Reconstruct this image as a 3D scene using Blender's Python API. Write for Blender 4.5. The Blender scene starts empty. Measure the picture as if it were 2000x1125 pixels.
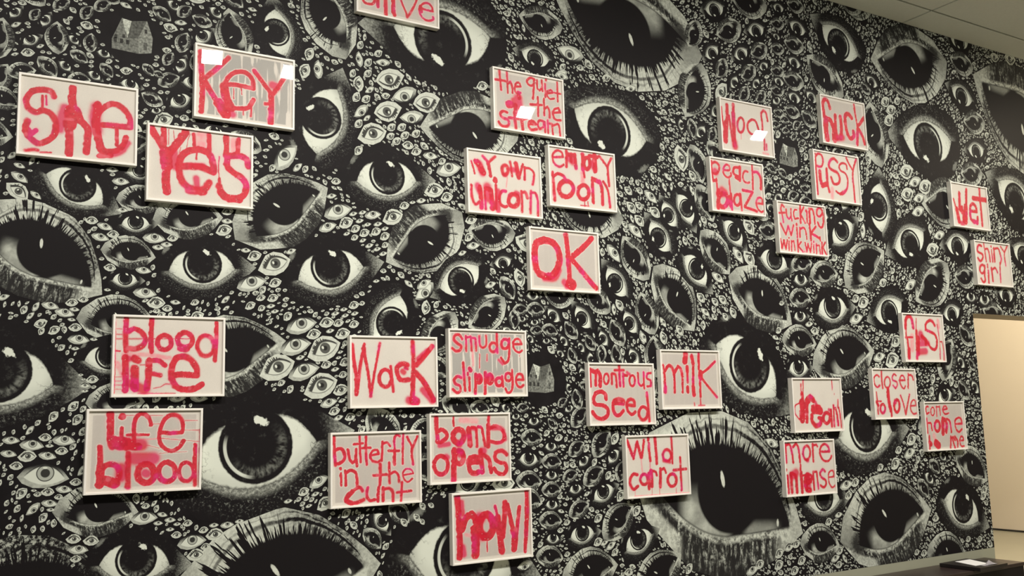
import bpy, math, random
import numpy as np
from mathutils import Matrix, Vector

C = bpy.context.scene.collection
PI = math.pi

# ------------------------------------------------------------------ camera
cam_data = bpy.data.cameras.new('camera')
cam_data.sensor_width = 36.0
cam_data.lens = 36.0 * 1875.315 / 2000.0
cam_data.clip_start = 0.02
cam = bpy.data.objects.new('camera', cam_data)
C.objects.link(cam)
cam.matrix_world = Matrix(((0.8513111, -0.048973, -0.5223706, 0.0),
                           (-0.5239879, -0.1297867, -0.8417791, -4.54971),
                           (-0.0265723, 0.9903318, -0.1361501, 1.517),
                           (0, 0, 0, 1)))
bpy.context.scene.camera = cam

# ------------------------------------------------------------------ world and exposure
world = bpy.data.worlds.new('world')
bpy.context.scene.world = world
world.use_nodes = True
bg = world.node_tree.nodes['Background']
bg.inputs[0].default_value = (1.0, 0.97, 0.90, 1)
bg.inputs[1].default_value = 0.10
vs = bpy.context.scene.view_settings
vs.view_transform = 'Standard'
vs.look = 'None'
vs.gamma = 1.0
vs.exposure = 0.0
vs.use_curve_mapping = False
WARM = (1.0, 0.93, 0.845)

# track floods, some of them added to light the wall (light + fixture are built together, in flood_lamp below)
FLOODS = [  # x, y (towards the viewer is -y), z, aim x, aim z, watts
    (0.00, -3.10, 4.387, 0.3, 0.4, 38),  # added lamp, no glare places it; lights the left of the wall
    (1.837, -2.835, 4.387, 1.2, 0.6, 25),
    (2.485, -2.87, 4.387, 2.4, 0.7, 24),
    (3.75, -2.87, 4.387, 3.6, 0.7, 22),  # added lamp in the gap of the row, lights the middle
    (4.764, -2.87, 4.387, 4.6, 0.8, 23),
    (6.10, -2.70, 4.387, 5.9, 0.9, 27),  # added lamp too, lights the wall further right
    (7.35, -2.40, 4.387, 7.1, 1.1, 29),
]

def area_light(name, loc, target, sx, sy, watts, color, spread=PI):
    d = bpy.data.lights.new(name, 'AREA')
    d.shape = 'RECTANGLE'; d.size = sx; d.size_y = sy
    d.energy = watts; d.color = color; d.spread = spread
    o = bpy.data.objects.new(name, d)
    C.objects.link(o)
    o.location = loc
    o.rotation_euler = (Vector(target) - Vector(loc)).to_track_quat('-Z', 'Y').to_euler()
    return o

# the lights of the room beyond the opening
area_light('next_room_light', (8.6, 0.9, 4.0), (11.5, 0.4, 1.3), 1.2, 1.2, 175, (1.0, 0.86, 0.66))
area_light('next_room_floor_light', (9.6, -1.6, 4.3), (10.8, 1.2, 0.6), 0.5, 0.5, 60, (1.0, 0.86, 0.66))

# ------------------------------------------------------------------ node expression helper
class X:
    tree = None
    def __init__(s, sock): s.s = sock
    @staticmethod
    def put(inp, v):
        if isinstance(v, X): X.tree.links.new(v.s, inp)
        else: inp.default_value = v
    @staticmethod
    def m(op, *a):
        n = X.tree.nodes.new('ShaderNodeMath'); n.operation = op
        for i, v in enumerate(a): X.put(n.inputs[i], v)
        return X(n.outputs[0])
    def __add__(a, b): return X.m('ADD', a, b)
    __radd__ = __add__
    def __sub__(a, b): return X.m('SUBTRACT', a, b)
    def __rsub__(a, b): return X.m('SUBTRACT', b, a)
    def __mul__(a, b): return X.m('MULTIPLY', a, b)
    __rmul__ = __mul__
    def __truediv__(a, b): return X.m('DIVIDE', a, b)
    def __neg__(a): return X.m('MULTIPLY', a, -1.0)
def mx(a, b): return X.m('MAXIMUM', a, b)
def mn(a, b): return X.m('MINIMUM', a, b)
def sq(a): return a * a
def sqrt(a): return X.m('SQRT', a)
def absn(a): return X.m('ABSOLUTE', a)
def powr(a, e): return X.m('POWER', a, e)
def atan2(a, b): return X.m('ARCTAN2', a, b)
def ss(a, b, x):
    n = X.tree.nodes.new('ShaderNodeMapRange'); n.interpolation_type = 'SMOOTHSTEP'
    X.put(n.inputs['Value'], x)
    if a < b: vals = (a, b, 0.0, 1.0)
    else: vals = (b, a, 1.0, 0.0)
    for k, v in zip(('From Min', 'From Max', 'To Min', 'To Max'), vals): n.inputs[k].default_value = v
    return X(n.outputs[0])
def noise(x, y, z, scale=1.0, detail=2.0, rough=0.55):
    v = X.tree.nodes.new('ShaderNodeCombineXYZ')
    X.put(v.inputs[0], x); X.put(v.inputs[1], y); X.put(v.inputs[2], z)
    n = X.tree.nodes.new('ShaderNodeTexNoise')
    n.inputs['Scale'].default_value = scale
    n.inputs['Detail'].default_value = detail
    n.inputs['Roughness'].default_value = rough
    X.tree.links.new(v.outputs[0], n.inputs['Vector'])
    return X(n.outputs[0])
def mixv(a, b, t): return (b - a) * t + a if isinstance(b, X) else (X.m('SUBTRACT', b, a) * t + a)

def new_mat(name, rough=0.6):
    m = bpy.data.materials.new(name); m.use_nodes = True
    X.tree = m.node_tree
    b = m.node_tree.nodes['Principled BSDF']
    b.inputs['Roughness'].default_value = rough
    b.inputs['Specular IOR Level'].default_value = 0.3 if 'print' not in name else 0.08
    return m, b

INK = (0.0125, 0.0112, 0.0122)
PAPER_WHITE = (0.70, 0.75, 0.66)
def print_tone(b, g):
    """grey level 0..1 of the black and white print -> ink on paper colour"""
    n = X.tree.nodes.new('ShaderNodeMix'); n.data_type = 'RGBA'; n.clamp_factor = True
    X.tree.links.new(g.s, n.inputs['Factor'])
    n.inputs[6].default_value = (*INK, 1); n.inputs[7].default_value = (*PAPER_WHITE, 1)
    X.tree.links.new(n.outputs[2], b.inputs['Base Color'])

def eye_uv():
    u = X.tree.nodes.new('ShaderNodeUVMap'); u.uv_map = 'UVMap'
    s = X.tree.nodes.new('ShaderNodeSeparateXYZ'); X.tree.links.new(u.outputs[0], s.inputs[0])
    a = X.tree.nodes.new('ShaderNodeAttribute'); a.attribute_name = 'seed'
    return X(s.outputs[0]), X(s.outputs[1]), X(a.outputs['Fac'])

def mat_eye_open():
    """wide open dark eye: big iris with a light crescent, veined white, dark lids"""
    m, b = new_mat('printed_open_eye', 0.5)
    x, y, sd = eye_uv()
    ax = mn(absn(x), 1.0)
    yb = (1.0 - ax * ax) * -0.46
    yt = (1.0 - powr(ax, 4.0)) * 0.62
    dl = y - yb; du = yt - y
    edge = noise(x, y, sd, 14.0, 2.0) - 0.5
    inside = ss(-0.02, 0.05, dl + edge * 0.08) * ss(0.0, 0.07, du + edge * 0.06) * ss(1.0, 0.97, absn(x))
    vein = noise(x, y, sd + 3.0, 4.0, 3.0, 0.6)
    vd = ss(0.022, 0.0, absn(vein - 0.5)) * ss(0.6, 0.95, absn(x))
    sclera = (1.0 - vd * 0.6) * (0.85 + 0.15 * ss(0.05, 0.3, dl)) - ss(0.75, 1.0, absn(x)) * 0.2
    ix = x - 0.02; iy = y - 0.18
    r = sqrt(ix * ix + iy * iy)
    ang = atan2(iy, ix)
    irism = ss(0.60, 0.57, r + edge * 0.03)
    speck = noise(ang * 7.0, r * 9.0, sd + 5.0, 1.0, 3.0)
    ring = ss(0.30, 0.41, r) * ss(0.52, 0.46, r) * ss(0.35, 0.75, speck)
    ringw = ss(-0.15, 0.35, ix * 0.5 - iy)
    iris = ring * ringw * 0.27
    # light crescent on the left of the iris
    ca = ss(0.55, 0.9, (ix * -0.93 - iy * 0.37) / mx(r, 0.01))
    cres = ss(0.035, 0.015, absn(r - 0.485)) * ca
    iris = iris + cres * 0.85
    g = mixv(sclera, iris, irism) * inside
    # highlight
    hx = (x - 0.17) * 0.8 + (y - 0.54) * -0.6
    hy = (x - 0.17) * 0.6 + (y - 0.54) * 0.8
    hl = ss(1.25, 0.85, sqrt(sq(hx / 0.115) + sq(hy / 0.062)) + edge * 1.8)
    g = mx(g, hl)
    # lower lid rim and textured skin
    t = -dl
    skin = noise(x, y, sd + 9.0, 22.0, 3.0, 0.7)
    rim = ss(-0.02, 0.02, t) * ss(0.19, 0.03, t) * ss(1.25, 0.9, absn(x)) * (0.22 + 0.75 * ss(0.35, 0.75, skin))
    sk2 = ss(0.02, 0.2, t) * ss(0.62, 0.2, t) * ss(0.52, 0.80, skin) * ss(1.5, 0.9, absn(x)) * 0.40
    g = mx(g, mx(rim * 0.75, sk2))
    # pale corner that runs to the cut tip, and a patch above the outer corner
    tip = ss(1.1, 1.62, x + (skin - 0.5) * 0.5) * (0.1 + 0.9 * skin) * 0.72 * ss(0.02, 0.10, absn(y - 0.1) + (x - 1.0) * 0.25)
    g = mx(g, tip)
    px_ = x + 1.02; py_ = y - 0.66
    patch = ss(1.0, 0.3, sqrt(sq((px_ * 0.7 + py_ * 0.7) / 0.22) + sq((py_ * 0.7 - px_ * 0.7) / 0.09)) + edge * 1.2)
    g = mx(g, patch * 0.30 * (0.3 + skin))
    glaze = ss(0.56, 0.9, noise(x, y, sd + 2.0, 6.0, 4.0, 0.75)) * 0.10
    print_tone(b, mx(g, glaze))
    return m

def mat_eye_lash():
    """eye in deep shadow: black mass fringed by lashes on pale skin"""
    m, b = new_mat('printed_lash_eye', 0.5)
    x, y, sd = eye_uv()
    xn = mn(x, 0.0); xp = mx(x, 0.0)
    yb = sq(xn) * 0.42 + xp * 0.10 - 0.14
    q = mx(1.0 - powr(mn(absn(x + 0.03) / 1.12, 1.0), 2.4), 0.0)
    yt = powr(q, 0.7) * 0.97 - x * 0.12
    dl = y - yb; dt = y - yt
    skin = noise(x, y, sd + 9.0, 20.0, 4.0, 0.7)
    soft = noise(x, y, sd + 1.0, 3.0, 2.0)
    th = atan2(y + 0.15, x + 0.1)
    rr = sqrt(sq(x + 0.1) + sq(y + 0.15))
    lashn = noise(th * 24.0, rr * 1.8, sd + 4.0, 1.0, 2.0, 0.55)
    lashn2 = noise(th * 60.0, rr * 1.6, sd + 6.0, 1.0, 1.0)
    leftw = ss(0.5, -0.4, x)
    reach = ss(0.48, 0.66, lashn) * (0.16 + 0.28 * leftw) + ss(0.42, 0.72, lashn2) * 0.16 + 0.02
    lash = ss(0.02, -0.03, dt - reach + 0.02) * ss(-0.02, 0.03, dl) * ss(1.1, 0.9, x)
    # pale skin above with a fold line, bright at the upper left, speckled and darker to the right
    up = 0.86 - 0.58 * ss(-0.15, 0.85, x) + (skin - 0.5) * (0.5 + 1.5 * ss(-0.2, 0.9, x)) - 0.32 * ss(-0.75, -1.3, x)
    fold = ss(0.045, 0.012, absn(dt - 0.20 + (soft - 0.5) * 0.10)) * ss(-1.15, -0.9, x)
    fold2 = ss(0.020, 0.005, absn(dt - 0.30 + (soft - 0.5) * 0.22))
    up = up - fold * 0.62 - fold2 * 0.30
    up = up * (0.60 + 0.40 * ss(0.33, 0.40, noise(th * 30.0, rr * 3.0, sd + 2.0, 1.0, 3.0)))
    # lower lid: bright wet rim then coarse lashes and shadow
    t = -dl
    strk = noise(x * 16.0, y * 4.0, sd + 7.0, 1.0, 3.0, 0.7)
    low = ss(0.10, 0.03, t) * (0.12 + 0.85 * ss(0.32, 0.62, skin)) + ss(0.03, 0.09, t) * (ss(0.46, 0.70, strk) * ss(0.35, 0.62, skin) * ss(0.60, 0.10, t) + 0.02)
    low = low + ss(0.72, 1.05, x) * (0.25 + skin * 0.8)
    low = low + ss(-0.70, -0.86, x) * ss(0.16, 0.25, t) * (0.35 + skin * 0.7)
    low = mn(low, 0.9)
    tipg = 0.66 + (skin - 0.5) * 0.8
    base = mixv(up, low, ss(-0.02, 0.03, t))
    base = mixv(base, tipg, ss(1.02, 1.12, x) * ss(0.55, 0.2, y))
    leftg = 0.42 + (soft - 0.5) * 0.5
    base = mixv(base, leftg, ss(-1.02, -1.16, x) * ss(0.95, 0.7, y) * ss(0.0, 0.15, dl + 0.25))
    # black mass, soft shadow spilling out at the left
    mass = ss(-0.01, 0.03, dl + (skin - 0.5) * 0.05) * ss(0.03, -0.02, dt) * ss(1.09, 1.04, x)
    spill = ss(0.42, 0.20, sqrt(sq((x + 1.0) / 1.0) + sq((y - 0.42) / 0.75)) + (skin - 0.5) * 0.25)
    blk = mx(mx(mass, lash), spill * 0.9)
    g = base * (1.0 - blk)
    # grey crescent of white at the outer side
    r = sqrt(sq(x - 0.02) + sq(y - 0.43))
    cres = ss(0.50, 0.54, r) * ss(0.0, 0.04, dl) * ss(0.54, 0.22, y) * ss(-0.84, -0.60, x) * ss(0.10, -0.05, x)
    g = mx(g, cres * (0.78 - 0.35 * ss(0.3, 0.6, soft)))
    cr2 = ss(0.52, 0.58, r) * ss(0.0, 0.03, dl) * ss(0.10, -0.04, y) * ss(0.2, 0.36, x) * ss(0.95, 0.7, x)
    g = mx(g, cr2 * 0.40)
    # sliver highlight and the glint in the corner
    hx = (x + 0.09) * 0.97 + (y - 0.56) * 0.22
    hy = (y - 0.56) * 0.97 - (x + 0.09) * 0.22
    hl = ss(1.2, 0.8, sqrt(sq(hx / 0.030) + sq(hy / 0.095)) + (skin - 0.5) * 0.6)
    gl = ss(1.2, 0.7, sqrt(sq((x - 0.85) / 0.022) + sq((y - 0.03) / 0.045)) + (skin - 0.5))
    g = mx(g, mx(hl, gl * 0.9))
    ta = X.tree.nodes.new('ShaderNodeAttribute'); ta.attribute_name = 'tone'
    dk = X(ta.outputs['Fac'])
    g = g * (1.0 - dk * (0.35 + 1.1 * ss(0.60, 0.40, skin)))
    print_tone(b, g)
    return m

def mat_eye_cut():
    """small pale cut-out eye with a dark lash line"""
    m, b = new_mat('printed_cut_out_eye', 0.5)
    x, y, sd = eye_uv()
    xx = (x - 0.08) / 0.70
    q = mx(1.0 - xx * xx, 0.0)
    yt = q * 0.40; yb = q * -0.30
    skin = noise(x, y, sd + 9.0, 7.0, 3.0)
    base = 0.80 + (skin - 0.5) * 0.5
    th = atan2(y + 0.3, x)
    lashn = noise(th * 12.0, 0.0, sd, 1.0, 1.0)
    dt = y - yt
    reach = 0.10 + ss(0.40, 0.65, lashn) * 0.20 * ss(0.5, -0.2, x)
    dark = ss(0.03, -0.02, dt - reach) * ss(-0.06, 0.02, y - yb) * ss(0.80, 0.66, absn(x - 0.06))
    g = base * (1.0 - dark * 0.93)
    inside = ss(-0.01, 0.04, y - yb) * ss(0.02, -0.06, dt + ss(0.0, -0.5, x) * 0.12)
    r = sqrt(sq(x - 0.09) + sq(y - 0.07))
    ir = ss(0.31, 0.27, r)
    col = mixv(0.88, 0.13, ir) if False else (0.88 - ir * 0.76)
    col = col - ss(0.15, 0.10, r) * 0.10
    g = mixv(g, col, inside)
    hl = ss(0.075, 0.045, sqrt(sq(x + 0.02) + sq((y - 0.14) * 0.7)))
    print_tone(b, mx(g, hl * 0.95))
    return m

def mat_eye_ring():
    """small almond eye with a ringed grey iris"""
    m, b = new_mat('printed_ringed_eye', 0.5)
    x, y, sd = eye_uv()
    xx = (x - 0.04) / 0.80
    q = mx(1.0 - xx * xx, 0.0)
    yt = q * 0.50; yb = q * -0.28
    skin = noise(x, y, sd + 9.0, 7.0, 3.0)
    base = (0.55 + (skin - 0.5) * 0.6) * ss(0.62, 0.25, y + absn(x) * 0.25)
    inside = ss(-0.02, 0.04, y - yb) * ss(0.02, -0.05, y - yt)
    line = ss(0.07, 0.02, absn(y - yt)) * ss(1.0, 0.8, absn(xx))
    r = sqrt(sq(x - 0.05) + sq(y - 0.20))
    col = 0.92 - ss(0.36, 0.33, r) * 0.86 + ss(0.32, 0.29, r) * 0.50 - ss(0.20, 0.16, r) * 0.52
    g = mixv(base * (1.0 - line * 0.8), col, inside)
    hl = ss(1.2, 0.7, sqrt(sq((x - 0.02) / 0.11) + sq((y - 0.42) / 0.05)))
    print_tone(b, mx(g, hl * 0.95))
    return m

def mat_plain(name, col, rough=0.6, amp=0.06, scale=30.0, bump=0.0, spec=0.3):
    m, b = new_mat(name, rough)
    if 'print' not in name: b.inputs['Specular IOR Level'].default_value = spec
    t = m.node_tree
    tc = t.nodes.new('ShaderNodeTexCoord')
    n = t.nodes.new('ShaderNodeTexNoise'); n.inputs['Scale'].default_value = scale; n.inputs['Detail'].default_value = 4
    t.links.new(tc.outputs['Object'], n.inputs['Vector'])
    mxn = t.nodes.new('ShaderNodeMix'); mxn.data_type = 'RGBA'
    t.links.new(n.outputs[0], mxn.inputs['Factor'])
    mxn.inputs[6].default_value = (*[max(0, c * (1 - amp)) for c in col], 1)
    mxn.inputs[7].default_value = (*[min(1, c * (1 + amp)) for c in col], 1)
    t.links.new(mxn.outputs[2], b.inputs['Base Color'])
    if bump:
        bp = t.nodes.new('ShaderNodeBump'); bp.inputs['Strength'].default_value = bump; bp.inputs['Distance'].default_value = 0.002
        t.links.new(n.outputs[0], bp.inputs['Height']); t.links.new(bp.outputs[0], b.inputs['Normal'])
    return m

M = {}
M['open'] = mat_eye_open(); M['lash'] = mat_eye_lash(); M['cut'] = mat_eye_cut(); M['ring'] = mat_eye_ring()
M['black'] = mat_plain('print_black_ground', INK, 0.5, 0.5, 14.0)
m, b = new_mat('printed_house', 0.5)
a = X.tree.nodes.new('ShaderNodeAttribute'); a.attribute_name = 'tone'
tc = X.tree.nodes.new('ShaderNodeTexCoord'); nn = X.tree.nodes.new('ShaderNodeTexNoise')
nn.inputs['Scale'].default_value = 90; nn.inputs['Detail'].default_value = 4
X.tree.links.new(tc.outputs['Object'], nn.inputs['Vector'])
print_tone(b, X(a.outputs['Fac']) * (X(nn.outputs[0]) * 2.6 - 0.45))
M['house'] = m
M['paint'] = mat_plain('gallery_wall_paint', (0.36, 0.37, 0.28), 0.7, 0.04, 8)
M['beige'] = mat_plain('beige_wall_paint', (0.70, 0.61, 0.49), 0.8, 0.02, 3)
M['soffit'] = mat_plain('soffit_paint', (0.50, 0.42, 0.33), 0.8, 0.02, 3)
M['floor'] = mat_plain('pale_stone_floor', (0.34, 0.32, 0.24), 0.32, 0.06, 2.5, spec=0.5)
M['ceiling'] = mat_plain('ceiling_panel', (0.84, 0.88, 0.80), 0.85, 0.05, 60, 0.2)
M['gap'] = mat_plain('ceiling_joint', (0.06, 0.06, 0.05), 0.9)
M['frame'] = mat_plain('white_painted_frame', (0.88, 0.86, 0.80), 0.42, 0.03, 20, spec=0.45)
M['frame_side'] = M['frame']
M['bench'] = mat_plain('dark_brown_lacquer', (0.030, 0.018, 0.017), 0.34, 0.25, 12, spec=0.6)
M['bench_dark'] = mat_plain('black_lacquer', (0.006, 0.004, 0.006), 0.5, 0.2, 12)
M['slab'] = mat_plain('black_board', (0.012, 0.008, 0.009), 0.35, 0.25, 12, spec=0.6)
M['sheet'] = mat_plain('white_sheet', (0.85, 0.86, 0.86), 0.6, 0.02, 20)
M['sheet_grey'] = mat_plain('grey_sheet', (0.42, 0.40, 0.42), 0.6, 0.05, 20)
M['baseboard'] = mat_plain('dark_skirting', (0.03, 0.028, 0.025), 0.5)
M['fixture'] = mat_plain('black_fixture_metal', (0.02, 0.02, 0.02), 0.4)

# painted paper: colours per vertex come from the brush strokes
m, b = new_mat('brush_painted_paper', 0.55)
t = m.node_tree
at = t.nodes.new('ShaderNodeAttribute'); at.attribute_name = 'paint'
tc = t.nodes.new('ShaderNodeTexCoord')
n = t.nodes.new('ShaderNodeTexNoise'); n.inputs['Scale'].default_value = 260; n.inputs['Detail'].default_value = 2
t.links.new(tc.outputs['Object'], n.inputs['Vector'])
hs = t.nodes.new('ShaderNodeHueSaturation')
mr = t.nodes.new('ShaderNodeMapRange'); mr.inputs['To Min'].default_value = 0.93; mr.inputs['To Max'].default_value = 1.07
t.links.new(n.outputs[0], mr.inputs['Value']); t.links.new(mr.outputs[0], hs.inputs['Value'])
t.links.new(at.outputs['Color'], hs.inputs['Color'])
t.links.new(hs.outputs[0], b.inputs['Base Color'])
M['paper'] = m

# glass: clear, with the mirror reflection of its front face
m = bpy.data.materials.new('picture_glass'); m.use_nodes = True
t = m.node_tree; t.nodes.clear()
o = t.nodes.new('ShaderNodeOutputMaterial'); tr = t.nodes.new('ShaderNodeBsdfTransparent'); gl = t.nodes.new('ShaderNodeBsdfGlossy')
gl.inputs['Roughness'].default_value = 0.0; fr = t.nodes.new('ShaderNodeFresnel'); fr.inputs[0].default_value = 1.48
nz = t.nodes.new('ShaderNodeTexNoise'); nz.inputs['Scale'].default_value = 6
tc = t.nodes.new('ShaderNodeTexCoord'); t.links.new(tc.outputs['Object'], nz.inputs['Vector'])
mm = t.nodes.new('ShaderNodeMapRange'); mm.inputs['To Min'].default_value = 0.0; mm.inputs['To Max'].default_value = 0.03
t.links.new(nz.outputs[0], mm.inputs['Value']); t.links.new(mm.outputs[0], gl.inputs['Roughness'])
mi = t.nodes.new('ShaderNodeMixShader')
geo = t.nodes.new('ShaderNodeNewGeometry'); inv = t.nodes.new('ShaderNodeMath'); inv.operation = 'SUBTRACT'; inv.inputs[0].default_value = 1.0
t.links.new(geo.outputs['Backfacing'], inv.inputs[1]); mu = t.nodes.new('ShaderNodeMath'); mu.operation = 'MULTIPLY'
t.links.new(fr.outputs[0], mu.inputs[0]); t.links.new(inv.outputs[0], mu.inputs[1])
t.links.new(mu.outputs[0], mi.inputs[0]); t.links.new(tr.outputs[0], mi.inputs[1]); t.links.new(gl.outputs[0], mi.inputs[2])
t.links.new(mi.outputs[0], o.inputs[0])
M['glass'] = m
m = bpy.data.materials.new('lamp_lens'); m.use_nodes = True
b = m.node_tree.nodes['Principled BSDF']; b.inputs['Emission Color'].default_value = (*WARM, 1); b.inputs['Emission Strength'].default_value = 1.0
M['lens'] = m

# ------------------------------------------------------------------ mesh helpers
def mesh_obj(name, verts, faces, mat, parent=None, smooth=False):
    me = bpy.data.meshes.new(name)
    me.from_pydata(verts, [], faces); me.update()
    for mt in (mat if isinstance(mat, (list, tuple)) else [mat]): me.materials.append(mt)
    if smooth: me.polygons.foreach_set('use_smooth', [True] * len(me.polygons))
    o = bpy.data.objects.new(name, me); C.objects.link(o)
    if parent: o.parent = parent
    return o
def box_data(x0, x1, y0, y1, z0, z1, v=None, f=None):
    v = [] if v is None else v; f = [] if f is None else f
    k = len(v)
    v += [(x0,y0,z0),(x1,y0,z0),(x1,y1,z0),(x0,y1,z0),(x0,y0,z1),(x1,y0,z1),(x1,y1,z1),(x0,y1,z1)]
    f += [tuple(k + i for i in q) for q in ((0,3,2,1),(4,5,6,7),(0,1,5,4),(1,2,6,5),(2,3,7,6),(3,0,4,7))]
    return v, f
def bevel_box(name, x0, x1, y0, y1, z0, z1, mat, parent=None, w=0.003, seg=2):
    v, f = box_data(x0, x1, y0, y1, z0, z1)
    o = mesh_obj(name, v, f, mat, parent)
    bv = o.modifiers.new('bevel', 'BEVEL'); bv.width = w; bv.segments = seg
    return o
def empty(name, loc):
    o = bpy.data.objects.new(name, None); C.objects.link(o); o.location = loc; o.empty_display_size = 0.1
    return o
def tag(o, label=None, cat=None, group=None, kind=None):
    if label: o['label'] = label
    if cat: o['category'] = cat
    if group: o['group'] = group
    if kind: o['kind'] = kind
    return o

# ------------------------------------------------------------------ structure
CEIL = 4.575; OPEN_X = 7.143; OPEN_TOP = 2.262; PRINT_Z = 0.445; TH = 0.25
XL, XR = -2.5, 11.6
v, f = box_data(XL, OPEN_X, 0, TH, 0, CEIL)
box_data(OPEN_X, XR, 0, TH, OPEN_TOP, CEIL, v, f)
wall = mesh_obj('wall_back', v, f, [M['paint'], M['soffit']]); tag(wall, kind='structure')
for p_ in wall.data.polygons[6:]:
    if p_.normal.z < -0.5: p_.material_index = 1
v, f = box_data(XL, XR, -9, 4.5, -0.1, 0)
floor = mesh_obj('floor', v, f, M['floor']); tag(floor, kind='structure')
FARX = 11.52
v, f = box_data(FARX, FARX + 0.2, -9, 4.5, 0, CEIL)
tag(mesh_obj('wall_right', v, f, M['beige']), kind='structure')
o = bevel_box('baseboard_right', FARX - 0.012, FARX + 0.001, -9, 4.5, 0.0, 0.022, M['baseboard']); tag(o, kind='structure')

# ceiling: a dark carrier above pale panels laid with narrow joints
v, f = box_data(XL, XR, -9, 4.5, CEIL + 0.035, CEIL + 0.12)
ceiling = mesh_obj('ceiling', v, f, M['gap']); tag(ceiling, kind='structure')
gx = 6.56; gy = -0.262; PX = 2.05; PY = 2.05; J = 0.008
xs = [gx + PX * k for k in range(-5, 4)]; ys = [gy - PY * k for k in range(-2, 5)]
xs = [max(XL, min(XR, q)) for q in xs]; ys = [max(-9, min(4.5, q)) for q in ys]
xs = sorted(set([XL] + xs + [XR])); ys = sorted(set([-9] + ys + [0.0, 4.5]))
for i in range(len(xs) - 1):
    for j in range(len(ys) - 1):
        if xs[i + 1] - xs[i] < 0.05 or ys[j + 1] - ys[j] < 0.02: continue
        y0 = ys[j] + J; y1 = ys[j + 1] - J
        if ys[j + 1] == 0.0: y1 = 0.0
        if ys[j] == 0.0: y0 = 0.0
        bevel_box('ceiling_panel', xs[i] + J, xs[i + 1] - J, y0, y1, CEIL, CEIL + 0.036, M['ceiling'], ceiling, 0.003, 1)

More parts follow.
